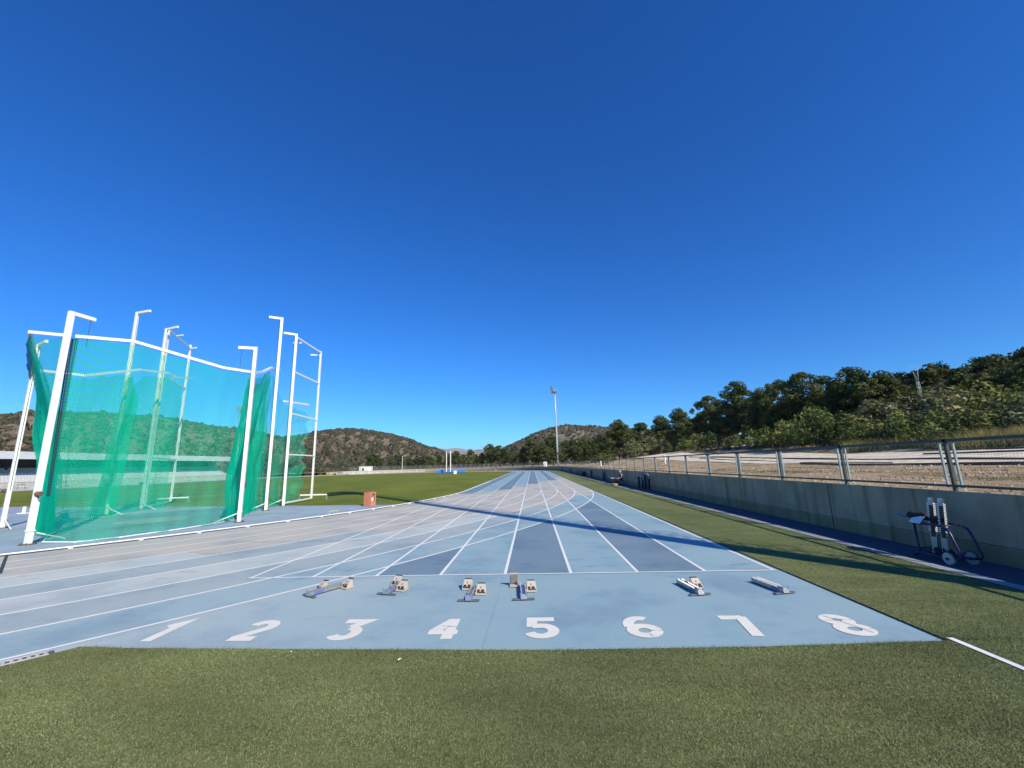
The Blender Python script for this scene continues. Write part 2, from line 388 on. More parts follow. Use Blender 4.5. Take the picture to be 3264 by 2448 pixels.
# the start area fades from clean blue to a paler dusty blue toward the bend
for i in range(10):
    a, b = 5.0 - 0.9 * i, 5.0 - 0.9 * (i + 1); ca = tuple(lerp(BL[j], LTW[j], min(1, i / 9)) for j in range(3)); cb = tuple(lerp(BL[j], LTW[j], min(1, (i + 1) / 9)) for j in range(3))
    quad([(a, -3.6, .002), (a, 0, .002), (b, 0, .002), (b, -3.6, .002)], ca, cb)
for k_ in range(8):                     # straight chute lanes
    c = DK if k_ % 2 == 0 else BL
    x0, x1 = k_ * LW, (k_ + 1) * LW
    quad([(x0, 0, .0035), (x1, 0, .0035), (x1, YT, .0035), (x0, YT, .0035)], c)
S0 = [None, None, None, -24.8, -21.0, -15.9, -13.2, -7.1]         # where the bend colour ends in each lane
S1 = [-3.0, -1.8, 1.3, 5.0, 10.0, 14.9, 18.1, 27.0]                # where the straight colour begins
for k_ in range(8):
    a_, b_ = k_ * LW, (k_ + 1) * LW; dark = k_ % 2 == 0
    segs = []                            # (s, colour) break points
    bend = DKW if k_ in (4, 6) else LTW
    if k_ == 7: bend = tuple(lerp(LTW[j], BL[j], .35) for j in range(3))
    straight = DK if dark else BL
    if S0[k_] is None: segs += [(-70, BG)]
    else:
        segs += [(-70, bend), (S0[k_] - 0.01, bend if k_ not in (7,) else BL), (S0[k_], BG)]
    if dark: segs += [(S1[k_] - 0.01, BG), (S1[k_], straight)]
    else: segs += [(S1[k_] - 2.0, BG), (S1[k_] + 2.5, straight)]
    segs += [(LS, straight), (LS + 30, BG), (LS + 118, BG)]
    for (s0, c0), (s1, c1) in zip(segs, segs[1:]):
        n = max(1, int((s1 - s0) / 1.0))
        if 0.01 < s1 < LS and s0 >= 0: n = max(1, int((s1 - s0) / 6))
        for i in range(n):
            t0, t1 = i / n, (i + 1) / n; sa, sb = lerp(s0, s1, t0), lerp(s0, s1, t1)
            ca = tuple(lerp(c0[j], c1[j], t0) for j in range(3)); cb = tuple(lerp(c0[j], c1[j], t1) for j in range(3))
            fa = lambda o_, s_: s_ * (RI + o_) / (RI + (a_ + b_) / 2) if s_ < 0 else s_
            P = [tp(a_, fa(a_, sa)), tp(b_, fa(b_, sa)), tp(b_, fa(b_, sb)), tp(a_, fa(a_, sb))]
            quad([(*p, .0050) for p in P], ca, cb)
tmesh = bpy.data.meshes.new('running_track'); tmesh.from_pydata(tv, [], tf)
ca_ = tmesh.color_attributes.new('paint', 'FLOAT_COLOR', 'CORNER')
ca_.data.foreach_set('color', np.array([(*c, 1.0) for f in tc for c in f], np.float32).ravel())
tmesh.materials.append(M_TRACK); track = link('running_track', tmesh); flat_up(track); tag(track, kind='structure')

b = MB()
for k_ in range(1, 9): b.ribbon(tline(k_ * LW, -70, 0, 0.8), 0.066, 0.0066)
o = b.build('bend_lane_lines', M_LINE_OLD, track); flat_up(o)
b = MB()
for k_ in range(0, 9): b.ribbon([(k_ * LW, YT + s_) for s_ in (0, 20, 50, LS)], 0.05, 0.0068)
for k_ in range(0, 9): b.ribbon(tline(k_ * LW, LS, LS + 118, 2.0), 0.05, 0.0068)
o = b.build('straight_lane_lines', M_LINE, track); flat_up(o)
b = MB()
END = [-9.5, -7.5, -6.0, -5.0, -4.2, -3.4, -3.0, -2.6, 0]
for k_ in range(0, 9): b.ribbon([(k_ * LW, 0.025), (k_ * LW, YT + END[k_] * 0.72)], 0.058, 0.0082)
o = b.build('chute_lane_lines', M_LINE, track); flat_up(o)
o = MB().ribbon([(-0.03, 0), (8 * LW + 0.03, 0)], 0.05, 0.0098).build('start_line', M_LINE, track); flat_up(o)
b = MB().ribbon([(-3.8, 4.1), (0.0, 3.9), (4.4, 4.05)], 0.04, 0.0098).ribbon([(-2.9, 10.3), (9.7, 10.15)], 0.04, 0.0098)
o = b.build('crossing_lines', M_FAINT, track); flat_up(o)
b = MB().ribbon([tp(3.1 * LW, -24.6), tp(4.0 * LW, -24.9)], 0.05, 0.0098).ribbon([tp(4.2 * LW, -20.8), tp(5.0 * LW, -21.1)], 0.05, 0.0098)
o = b.build('yellow_ticks', M_YLINE, track); flat_up(o)
o = MB().ribbon([(-5.92, 0.65), (-8.53, 2.75)], 0.06, 0.0098).build('dark_diagonal_line', M_DKGREY, track); flat_up(o)
o = MB().ribbon([tp(6.29 * LW - LW, -2.5), tp(6.29 * LW - LW + .22, -2.4)], 0.12, 0.0098).build('white_tick', M_LINE, track); flat_up(o)

o = MB().ribbon([(4.83, -3.1), (4.86, -1.2), (4.85, -0.1)], 0.008, 0.0045).build('seam', paint('seam', (.23, .34, .42), .9, .2, 3), track); flat_up(o)
# lane numbers: strokes in a 1 x 1 box, w 0.36 m by h 0.64 m, read by runners walking up from behind
def arc(cx, cy, rx, ry, a0, a1, n=14): return [(cx + rx * math.cos(R(lerp(a0, a1, i / n))), cy + ry * math.sin(R(lerp(a0, a1, i / n)))) for i in range(n + 1)]
NUM = {
 1: [[(.26, .72), (.60, .95), (.60, .0)]],
 2: [arc(.5, .70, .36, .22, 170, -28) + [(.14, .10)], [(.04, .085), (.90, .085)]],
 3: [[(.06, .915), (.86, .915), (.48, .60)], arc(.46, .32, .38, .25, 88, -150)],
 4: [[(.70, 0), (.70, .99)], [(.66, .93), (.14, .32)], [(.0, .30), (1.0, .30)]],
 5: [[(.94, .915), (.14, .915), (.14, .52)], [(.14, .55)] + arc(.46, .33, .42, .25, 92, -160)],
 6: [arc(.56, .55, .46, .37, 62, 190), arc(.52, .30, .40, .22, 0, 360, 24)],
 7: [[(.02, .91), (.86, .91)], [(.80, .96), (.56, .0)]],
 8: [arc(.5, .74, .33, .19, 0, 360, 24), arc(.5, .28, .40, .21, 0, 360, 24)],
}
for d in range(1, 9):
    cx = (d - 0.5) * LW + 0.02; b = MB()
    for i, st in enumerate(NUM[d]):
        b.ribbon([(cx - 0.18 + x * 0.36, -2.875 + y * 0.645) for x, y in st], 0.138, 0.005 + 0.0010 * i)
    if d in (4, 6, 8):                  # stencil bridges left unpainted
        for (x0, y0, x1, y1) in {4: [(.35, .62, .95, .55), (.52, .30, .62, .62)], 6: [(.66, .02, .60, .16)], 8: [(.30, .95, .62, .50), (.62, .50, .85, .10), (.05, .72, .30, .70)]}[d]:
            b.ribbon([(cx - .18 + x0 * .36, -2.875 + y0 * .645), (cx - .18 + x1 * .36, -2.875 + y1 * .645)], 0.012, 0.0090, 1)
    o = b.build('lane_number', [M_NUM, M_FAINT], track); flat_up(o)

# infield grass and the blue throwing pad
inf = [(-2.6, 15.5), (-8.8, 15.85), (-15.6, 16.9), (-31.6, 20.0), (-72.8, 24)] 
P_in = [tp(-0.08, s_) for s_ in np.linspace(-11.0, 0, 8)] + [tp(-0.08, s_) for s_ in np.linspace(0, LS, 4)] + [tp(-0.08, s_) for s_ in np.linspace(LS, LS + 114.0, 60)] + [(-72.9, 24.0), (-31.6, 20.0), (-15.6, 16.9), (-8.8, 15.85)]
gi = MB().poly(P_in, 0.024).build('infield_grass', M_INF); flat_up(gi); tag(gi, kind='structure')
def pad_mat():
    k = NB('weathered_blue_pad'); v = k.coord('Object'); col = k.ramp(k.noise(v, 0.5, 7, 0.65), [(0.3, (0.20, 0.27, 0.35)), (0.55, (0.29, 0.37, 0.455)), (0.8, (0.36, 0.42, 0.48))])
    f = k.noise(v, 0.42, 5, 0.6); mr = k.n('ShaderNodeMapRange'); mr.inputs['From Min'].default_value = 0.56; mr.inputs['From Max'].default_value = 0.72; k.l(f, mr.inputs[0])
    k.base(k.mix(mr.outputs[0], col, (0.215, 0.185, 0.155))); k.rough(0.9); k.bump(k.noise(v, 160, 3, 0.7), 0.25, 0.004); return k.m
P_pad = [tp(-0.04, s_) for s_ in np.linspace(-60, -8.5, 60)] + [(-2.3, 15.48), (-8.8, 15.9), (-15.6, 16.95), (-31.6, 20.05), (-72.9, 24.05)]
pd = MB().poly(P_pad, 0.018).build('throwing_pad', pad_mat()); flat_up(pd); tag(pd, kind='structure')
o = MB().add([(-11.2 + 1.3 * math.cos(2 * math.pi * i / 40), 9.9 + 1.3 * math.sin(2 * math.pi * i / 40), 0.026) for i in range(40)], [tuple(range(40))]).build('throwing_circle', M_CONCR, pd); flat_up(o)
o = MB().ribbon([(-31.6, 19.95), (-15.6, 16.85), (-8.8, 15.75)], 0.05, 0.030).build('pad_edge_line', M_LINE, pd); flat_up(o)

# artificial turf: in front of the start, left outside the bend, and the strip along the wall
arc_pts = [tp(9 * LW - LW + 0.30, s_) for s_ in np.linspace(-75, -31.42, 60)]
T = [(-45, -30)] + [p for p in arc_pts if p[0] > -45 and p[1] < -3.06] + [(0.03, -3.05), (0.68, -3.10), (2.94, -3.17), (5.48, -3.23), (7.73, -3.19), (9.88, -3.07), (9.88, -2.9), (9.885, 40), (9.885, YT + LS), (12.47, YT + LS), (12.47, -30)]
tu = MB().poly(T, 0.020).build('turf', M_TURF); tag(tu, kind='structure'); flat_up(tu)
P2 = [tp(9.885, s_) for s_ in np.linspace(LS, LS + 90, 40)] + [tp(12.47, s_) for s_ in np.linspace(LS + 96, LS, 40)]
o = MB().poly(P2, 0.020).build('far_turf', M_TURF); flat_up(o); tag(o, kind='structure')
o = MB().ribbon([(9.93, -3.02), (9.94, -9)], 0.07, 0.030).build('turf_line', M_LINE, tu); flat_up(o)
# blue path under the wall, its colour darkened for the wall's shade
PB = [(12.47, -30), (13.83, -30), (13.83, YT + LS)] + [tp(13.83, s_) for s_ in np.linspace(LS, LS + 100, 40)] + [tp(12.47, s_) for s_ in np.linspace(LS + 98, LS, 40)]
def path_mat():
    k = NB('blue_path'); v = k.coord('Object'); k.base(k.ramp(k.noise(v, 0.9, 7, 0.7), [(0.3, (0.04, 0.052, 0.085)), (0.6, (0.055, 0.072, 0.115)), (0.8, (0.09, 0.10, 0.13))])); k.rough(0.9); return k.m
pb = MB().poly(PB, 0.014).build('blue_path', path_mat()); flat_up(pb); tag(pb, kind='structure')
ks = MB().ribbon([(12.61, -30), (12.61, YT + LS)], 0.24, 0.024).build('sunlit_path_strip', paint('sunlit_path_tone', (0.28, 0.31, 0.34), .9, .3, 2.5, 0, (0.10, 0.12, 0.10), .1), pb); flat_up(ks)  # path's sunlit margin painted paler, plus dirt, up to the wall's shadow edge

# turf fibres: one mass of short plastic blades
def blades(name, XY, hmin, hmax, wd, mat, base_cols, z0=0.02, lean=0.5):
    n = len(XY); h = rng.uniform(hmin, hmax, n); a = rng.uniform(0, 2 * np.pi, n); t = rng.normal(0, lean, (n, 2)) * h[:, None]
    dx, dy = np.cos(a) * wd / 2, np.sin(a) * wd / 2; z = np.full(n, z0)
    V = np.empty((n, 3, 3)); V[:, 0] = np.c_[XY[:, 0] - dx, XY[:, 1] - dy, z]; V[:, 1] = np.c_[XY[:, 0] + dx, XY[:, 1] + dy, z]; V[:, 2] = np.c_[XY[:, 0] + t[:, 0], XY[:, 1] + t[:, 1], z + h]
    bc = np.array(base_cols); c = bc[rng.integers(0, len(bc), n)] * rng.uniform(0.78, 1.22, (n, 1))
    patch = 0.88 + 0.2 * np.sin(XY[:, 0] * 2.1 + 1.3 * np.sin(XY[:, 1] * 3)) * np.sin(XY[:, 1] * 2.7 + 0.8); c *= patch[:, None]
    return npmesh(name, V.reshape(-1, 3), np.arange(n * 3).reshape(-1, 3), mat, c)
n1 = 680000
X = np.c_[rng.uniform(-4.2, 14.3, n1), rng.uniform(-5.3, -3.0, n1)]
edge = np.interp(X[:, 0], [0, 0.7, 2.9, 5.5, 7.7, 9.9], [-3.05, -3.10, -3.17, -3.23, -3.19, -3.07])
edge = edge + 0.028 * np.abs(rng.normal(0, 1, n1)) * (rng.uniform(0, 1, n1) < .5) + .012 * np.sin(X[:, 0] * 5.3) * np.sin(X[:, 0] * 1.7 + 1)
rr = np.hypot(X[:, 0] - CX, X[:, 1] - YT)
ok = ((X[:, 1] < edge) & (X[:, 0] < 9.88) & (rr > RI + 8 * LW + 0.31)) | ((X[:, 0] > 9.9) & (X[:, 0] < 12.5))
ok &= ~((X[:, 0] > 9.875) & (X[:, 0] < 9.985) & (rng.uniform(0, 1, n1) < 0.80))
X = X[ok]
n2 = 130000
Y2 = -3.05 + 26 * rng.uniform(0, 1, n2) ** 2.0
X2 = np.c_[9.89 + 2.55 * rng.uniform(0, 1, n2) - .02 * np.abs(rng.normal(0, 1, n2)), Y2]
TC = [(0.180, 0.230, 0.112), (0.215, 0.265, 0.138), (0.118, 0.16, 0.075), (0.265, 0.305, 0.18), (0.182, 0.24, 0.116)]
gm = tag(link('turf_fibres', blades('turf_fibres', np.r_[X, X2], 0.005, 0.014, 0.0058, M_BLADE, TC)), kind='stuff', label='short olive green plastic turf fibres around the start area', cat='turf fibres')

# raised white kerb along lane 1
kt = empty('track_kerb', (0, 0, 0)); tag(kt, 'raised white inner kerb on short feet along the inside lane', 'kerb')
b = MB(); b.tube([(*tp(0.0, s_), 0.055) for s_ in np.r_[np.linspace(-66, 0, 70), np.linspace(5, LS, 14), np.linspace(LS + 2, LS + 110, 50)]], 0.022, 6); b.build('rail', M_WHITE, kt, smooth=True)
fb = MB()
for s_ in np.arange(-60, 20, 1.5): p = tp(0.02, s_); fb.box((p[0], p[1], 0.035), (0.085, 0.10, 0.045), s_ / 36.5)
fo = fb.build('foot', M_WHITE, kt)

# slotted drain at the lower left
dr = empty('drain_channel', (0, 0, 0)); tag(dr, 'grey slotted drain channel between bend and turf at lower left', 'drain')
b = MB(); bs = MB()
off = 8 * LW + 0.16
a1 = -31.25
P0 = [tp(off, s_) for s_ in np.linspace(-50, a1, 60)]; P1 = [tp(off + 0.13, s_ * (RI + off + .13) / (RI + off)) for s_ in np.linspace(-50, a1, 60)]
b.ribbon([tp(off + .065, s_) for s_ in np.linspace(-50, a1, 60)], 0.13, 0.0195)
b.build('channel', paint('shaded_channel', (.10, .11, .11), .8, .2), dr)
kk = (RI + off + .13) / (RI + off)
for s_ in np.arange(-50, a1, 0.062):
    p, q = tp(off, s_), tp(off + 0.13, s_ * kk); bs.bar((*p, 0.024), (*q, 0.024), 0.030, 0.010)
bs.bar((*tp(off, -50), .026), (*tp(off, -49.9), .026), .02)
for i in range(59): bs.bar((*P0[i], 0.024), (*P0[i+1], 0.024), 0.014, 0.012); bs.bar((*P1[i], 0.024), (*P1[i+1], 0.024), 0.014, 0.012)
bs.build('grille', paint('grey_plastic', (0.46, 0.47, 0.49), 0.7, 0.1, 6, 0, None, 0.1), dr)

# ------------------------------------------------------------------ wall, bank, fence
def wp(d, s): return (13.82 + d, YT + s) if s <= LS else tp(13.82 + d, s)
S_END = LS + 118
def whh(s): return lerp(1.255, 0.95, sm((s - LS) / 55.0))
def terr(s, d):
    Y = YT + s; h = whh(s) - 0.02
    a = float(np.interp(Y, [-30, 16, 24, 47, 66, 90, 112, 150], [.28, .29, .37, 1.0, 1.38, 1.35, .8, .12]))
    hf = 1 - sm((Y - 62) / 60.0)
    z = h + a * min(d, 10) / 10 + (0.115 * hf + .01) * max(0, min(d, 18) - 10) + (0.09 * hf + .006) * max(0, min(d, 32) - 18) + (0.165 * hf + .006) * max(0, d - 32)
    z += 0.05 * math.sin(d * 1.3 + Y * .31) * min(1, d / 3) * math.sin(Y * .23)
    return z
def terr_xy(x, y):
    if y <= YT + LS: return terr(y - YT, max(0, x - 13.82))
    dx, dy = x - CX, y - YT - LS; r = math.hypot(dx, dy); return terr(LS + math.atan2(dy, dx) * (RI + 13.82), max(0, r - RI - 13.82))
ss = list(np.arange(-60, LS, 2.0)) + list(np.arange(LS, LS + 150, 2.5))
dd = [0.05, .4, .8, 1.3, 2, 3, 4, 5, 6, 7, 8, 9, 10, 11, 12, 13, 14, 15, 16, 17, 18, 20, 22, 25, 29, 34, 40, 48, 58, 70, 85, 100, 125, 150]
V = [(*wp(d, s_), terr(s_, d)) for s_ in ss for d in dd]; nd = len(dd)
F = [(i * nd + j, (i + 1) * nd + j, (i + 1) * nd + j + 1, i * nd + j + 1) for i in range(len(ss) - 1) for j in range(nd - 1)]
bk = MB().add(V, F).build('embankment', M_DRY, smooth=True, fix=False); flat_up(bk); tag(bk, kind='structure')

def drape(d0f, wd, y0, y1, dz, name, mat, parent, step=1.0, lift=0.0):
    b = MB(); n = int((y1 - y0) / step); vs = []
    for i in range(n + 1):
        y = y0 + (y1 - y0) * i / n; d0 = d0f(y); k = wd if not callable(wd) else wd(y)
        for j in range(4): d = d0 + k * j / 3; vs.append((13.82 + d, y, terr(y - YT, d) + dz + (lift if j in (1, 2) else -.03 if lift else 0)))
    b.add(vs, [(i*4+j, (i+1)*4+j, (i+1)*4+j+1, i*4+j+1) for i in range(n) for j in range(3)])
    o = b.build(name, mat, parent, smooth=True, fix=False); flat_up(o); return o
gp = drape(lambda y: 8.9 + .5 * math.sin(y * .13), lambda y: 5.6 + .7 * math.sin(y * .21 + 1), -25, 66, 0.045, 'gravel_path', M_GRAVEL, None); tag(gp, kind='structure')
for i, (d0, wd, y0, y1) in enumerate([(9.0, .30, -20, 19.5), (11.2, .32, 7, 45), (12.9, .16, -20, 16), (10.1, .12, 14, 40), (14.6, .26, -20, 14)]):
    drape(lambda y, d0=d0: d0 + .35 * math.sin(y * .11 + d0), lambda y, wd=wd: wd * (0.75 + .5 * abs(math.sin(y * .37))), y0, y1, 0.06, 'path_edging', M_DKSTRIP, gp, .5, .05)

wl = empty('retaining_wall'); tag(wl, 'stained grey concrete retaining wall in shade along the right of the track', 'wall')
b = MB(); SW = list(np.arange(-60, LS, 4.0)) + list(np.linspace(LS, S_END, 70))
def wall_strip(b, prof, SS):
    n = len(prof); vs = []
    for s_ in SS:
        for d, z in prof: vs.append((*wp(d, s_), z if z <= 0.2 else whh(s_) - (1.255 - z)))
    b.add(vs, [(i*n+j, (i+1)*n+j, (i+1)*n+(j+1) % n, i*n+(j+1) % n) for i in range(len(SS)-1) for j in range(n)])
wall_strip(b, [(0, 0), (0, 1.255), (.26, 1.255), (.26, 0)], SW)
b.build('concrete', M_WALL, wl)
b = MB()
for y in np.arange(-18, 108, 6.3): b.box((13.818, y + 3.4, .62), (.012, .018, 1.20))
b.box((13.8185, 45, .335), (.011, 126, .010)); b.build('joint', M_DKSTRIP, wl)
b = MB()
for i in range(700):
    y = -8 + 60 * random.random() ** 1.5; x = 13.86 + random.random() * .55; r_ = random.uniform(.012, .035)
    z = (1.256 if x < 14.06 else terr(y - YT, x - 13.82)) + r_ * .4
    b.add([(x + r_, y, z), (x - r_, y + r_ * .4, z), (x, y - r_, z), (x, y, z + r_ * .8), (x + .2 * r_, y + r_, z)], [(0, 4, 3), (4, 1, 3), (1, 2, 3), (2, 0, 3)])
for i in range(2600):
    y = -8 + 70 * random.random() ** 1.5; x = 14.2 + 9 * random.random() ** 1.3; r_ = random.uniform(.02, .06) * (1.8 if random.random() < .08 else 1)
    z = terr(y - YT, x - 13.82) - r_ * .15; a = random.uniform(0, 6.28); c_, s_ = math.cos(a) * r_, math.sin(a) * r_
    b.add([(x + c_, y + s_, z), (x - s_ * .8, y + c_ * .8, z), (x - c_, y - s_, z), (x + s_ * .9, y - c_ * .9, z), (x + .3 * c_, y + .2 * s_, z + r_ * .7), (x - .4 * c_, y - .2 * s_, z + r_ * .55)], [(0, 1, 4), (1, 2, 5), (1, 5, 4), (2, 3, 5), (3, 0, 4), (3, 4, 5)])
pbs = b.build('pebbles', paint('pale_pebbles', (0.46, 0.38, 0.28), .9, .25, 30), None); tag(pbs, kind='stuff', label='loose pale pebbles along the top of the concrete wall', cat='pebbles')

fe = empty('mesh_fence'); tag(fe, 'grey green wire mesh fence of framed panels standing on the concrete wall', 'fence')
FP = [0.785 + 2.93 * k for k in range(-3, 38)]; FS = [y - YT for y in FP if y < YT + LS]; s_ = FS[-1]
while s_ < LS + 108: s_ += 2.93 * (RI / (RI + 13.95)) if s_ > LS else 2.93; FS.append(s_)
def ftop(s): return lerp(2.29, 2.80, sm((s - LS - 6) / 50.0))
for i, s0 in enumerate(FS):
    p = wp(.13, s0); zb = whh(s0); zt = ftop(s0); far = s0 > 35
    MB().bar((*p, zb), (*p, zt), .06, .06).build('post', M_GALVDK, fe)
    if i == len(FS) - 1: break
    q = wp(.13, FS[i + 1]); zt2 = ftop(FS[i + 1]); zb2 = whh(FS[i + 1]); t = 0.14 / 2.93
    A = Vector((*p, 0)); B = Vector((*q, 0)); a_, b_ = A.lerp(B, t), A.lerp(B, 1 - t)
    b = MB(); up = Vector((0, 0, 1))
    b.bar(A + up * (zt - .03), B + up * (zt2 - .03), .06, .06, 1)
    b.bar(A + up * (zb + .10), B + up * (zb2 + .10), .04, .045, 1)
    b.bar(a_ + up * (zb + .06), a_ + up * (zt - .05), .034, .034); b.bar(b_ + up * (zb2 + .06), b_ + up * (zt2 - .05), .034, .034)
    fr = b.build('panel', [M_GALV, M_GALVDK], fe)
    L = (b_ - a_).length; H = zt - zb - .16
    me = npmesh('wire', np.array([a_ + up * (zb + .11), b_ + up * (zb2 + .11), b_ + up * (zt2 - .05), a_ + up * (zt - .05)]), np.array([[0, 1, 2, 3]]), M_WIRE)
    uvl = me.uv_layers.new(name='UVMap'); uvl.data.foreach_set('uv', [0, 0, L, 0, L, H, 0, H]); link('wire', me, fr)

# ------------------------------------------------------------------ throwing cage
cg = empty('throwing_cage', (-11.5, 9.5, 0)); tag(cg, 'white post throwing cage hung with torn green netting beside the bend', 'throwing cage')
OFF = Vector((-11.5, 9.5, 0))
class CB(MB):
    def build(s, *a, **k):
        s.v = [(x + 11.5, y - 9.5, z) for x, y, z in s.v]; return MB.build(s, *a, **k)
POSTS = [((-9.77, 4.18), 7.40, (-9.70, 4.74)), ((-6.40, 8.60), 7.30, (-6.90, 8.42)), ((-8.30, 13.20), 10.42, (-8.72, 12.92)), ((-8.92, 15.73), 10.32, (-9.36, 15.36)),
         ((-16.05, 8.27), 7.72, (-15.15, 7.80)), ((-16.30, 12.65), 10.9, (-15.45, 12.44)), ((-17.10, 15.40), 10.9, (-16.15, 15.07))]
for (x, y), h, (tx, ty) in POSTS:
    a = math.atan2(ty - y, tx - x)
    b = CB(); b.box((x, y, h / 2 + .02), (.135, .135, h), a); b.box((x, y, .42), (.165, .165, .05), a)
    pobj = b.build('post', M_WHITE, cg, bevel=.006)
    L = math.hypot(tx - x, ty - y); ex, ey = tx + (tx - x) / L * .12, ty + (ty - y) / L * .12
    CB().bar((x + (tx - x) * .14, y + (ty - y) * .14, h - .04), (ex, ey, h - .04), .11, .12).build('arm', M_WHITE, pobj)
    CB().cyl((x, y, .035), .19, .03, 16).build('base_plate', M_RUST, pobj)
    ca, sa = math.cos(a - 1.9), math.sin(a - 1.9)
    b = CB(); b.cyl((x + ca * .14, y + sa * .14, 1.5), .075, .13, 10, axis='X'); b.bar((x + ca * .05, y + sa * .05, 1.44), (x + ca * .20, y + sa * .20, 1.38), .03)
    b.build('winch', M_RUST, pobj)
    cb = CB(); px_, py_ = x + math.cos(a) * .10, y + math.sin(a) * .10; cb.tube([(px_, py_, 1.5), (px_, py_, h - .15)], .008, 4); cb.build('cable', M_DKGREY, pobj)
    b = CB()
    for q in range(4): bx_, by_ = x + .14 * math.cos(a + .785 + q * 1.571), y + .14 * math.sin(a + .785 + q * 1.571); b.cyl((bx_, by_, .06), .018, .03, 6)
    b.build('bolt', M_GALVDK, pobj)
    fx, fy = tx + (tx - x) / L * .35, ty + (ty - y) / L * .35
    CB().bar((x, y, .40), (fx, fy, .05), .035).build('stay', M_WHITE, pobj)
b = CB()
ring = [[(-15.35, 7.85, 6.5), (-11.2, 4.25, 6.78), (-9.95, 4.28, 6.62)], [(-9.81, 4.45, 6.64), (-8.93, 5.61, 6.78), (-7.21, 7.88, 6.26), (-6.57, 8.73, 6.24)],
        [(-6.62, 8.8, 6.24), (-7.2, 9.61, 6.42), (-8.05, 11.6, 6.95), (-8.6, 13.1, 7.55), (-9.6, 15.4, 8.05)], [(-15.3, 7.95, 6.45), (-14.9, 9.3, 6.52), (-15.43, 12.4, 7.53), (-16.05, 14.8, 7.9), (-16.6, 16.1, 7.92)],
        [(-16.3, 15.4, 7.78), (-17.6, 18.4, 8.4)], [(-9.1, 15.3, 6.05), (-9.38, 18.5, 6.3)]]
for seg in ring:
    bb = CB()
    for p, q in zip(seg, seg[1:]): bb.bar(p, q, .085, .10)
    bb.build('net_beam', M_WHITE, cg)
b = CB()
for (x, y), h, (tx, ty) in POSTS[:2]: b.tube([(tx, ty, h - .1), (tx, ty, 6.35)], .008, 5)
b.build('rope', M_DKGREY, cg)
# swinging gates
for nm, a_, b_, hb in (('gate', (-9.02, 15.95), (-9.32, 19.55), 10.25), ('gate', (-17.25, 15.75), (-19.15, 19.65), 11.0)):
    b = CB(); top2 = hb + (.05 if hb < 10.5 else .2)
    b.bar((*a_, .16), (*a_, hb), .085); b.bar((*b_, .16), (*b_, top2), .10)
    for z in (.17, 2.95, 5.4, 7.97, hb - .05): b.bar((*a_, z), (*b_, z), .075, .085)
    d = Vector((b_[1] - a_[1], -(b_[0] - a_[0]), 0)).normalized(); bx, by = b_
    b.bar((bx - d.x * .75, by - d.y * .75, .38), (bx + d.x * 1.0, by + d.y * 1.0, .38), .075, .085)
    inw = -1 if hb < 10.5 else 1
    b.bar((bx, by, top2 - .3), (bx + inw * .62, by - .2, top2 - .3), .09)
    b.bar((a_[0], a_[1] + .6, hb - .25), (a_[0] + inw * .5, a_[1] + .5, hb - .25), .07)
    go = b.build(nm, M_WHITE, cg)
    w_ = CB()
    for sg in (1, -.75): w_.cyl((bx + d.x * sg, by + d.y * sg, .13), .11, .05, 14, axis='X'); w_.bar((bx + d.x * sg, by + d.y * sg, .14), (bx + d.x * sg, by + d.y * sg, .38), .05)
    w_.build('wheel', M_GALV, go)
def net(top, bot, name='net', nv=44, per=16, bulge=0.25, folds=.07, seed=0, edge=0.0, scal=0.1, side=1, mat=None, nbot=0.0, drop=None):
    rs = random.Random(seed); top = [Vector(p) for p in top]; bot = [Vector(p) for p in bot]; n = len(top); N = (n - 1) * per + 1
    V = np.zeros((N, nv + 1, 3)); UV = np.zeros((N, nv + 1, 2)); cu = 0; prev = None; ph = [rs.uniform(0, 6.28) for _ in range(6)]
    for i in range(N):
        k = min(i // per, n - 2); t = i / per - k; a = top[k].lerp(top[k+1], t); c = bot[k].lerp(bot[k+1], t)
        tan = (top[k+1] - top[k]); tan.z = 0; tan.normalize(); nrm = Vector((-tan.y, tan.x, 0)) * side
        mid = (a + c) / 2
        if prev is not None: cu += (mid - prev).length
        prev = mid; U = i / (N - 1)
        sag = scal * abs(math.sin(cu * 3.4 + ph[0])) + scal * .6 * abs(math.sin(cu * 1.3 + ph[1]))
        if drop: sag += drop(U)
        a = a - Vector((0, 0, sag))
        for j in range(nv + 1):
            v = j / nv; p = a.lerp(c, v)
            off_ = bulge * math.sin(math.pi * min(1, v * .92)) * math.sin(math.pi * U) ** .6
            off_ += folds * (math.sin(cu * 4.1 + ph[2] + 1.5 * math.sin(v * 3 + ph[3])) + .6 * math.sin(cu * 9.3 + ph[4] + v * 2)) * (.25 + .9 * v)
            off_ += folds * .5 * math.sin(v * 11 + cu * 2 + ph[5])
            p = p + nrm * off_
            if edge and U > .6:
                e = edge * (U - .6) / .4; p = p + tan * (e * (-abs(math.sin(v * 17 + ph[1])) * .9 + .35 * math.sin(v * 5)))
            V[i, j] = (p.x + 11.5, p.y - 9.5, max(p.z, .02)); UV[i, j] = (cu, (a.z - c.z) * v)
    idx = np.arange(N * (nv + 1)).reshape(N, nv + 1)
    F = np.stack([idx[:-1, :-1], idx[1:, :-1], idx[1:, 1:], idx[:-1, 1:]], -1).reshape(-1, 4)
    me = npmesh(name, V.reshape(-1, 3), F, mat or M_NET); me.polygons.foreach_set('use_smooth', [True] * len(me.polygons))
    uvl = me.uv_layers.new(name='UVMap'); li = np.empty(len(me.loops), np.int32); me.loops.foreach_get('vertex_index', li)
    uvl.data.foreach_set('uv', UV.reshape(-1, 2)[li].astype(np.float32).ravel())
    return link(name, me, cg)
z0 = .04
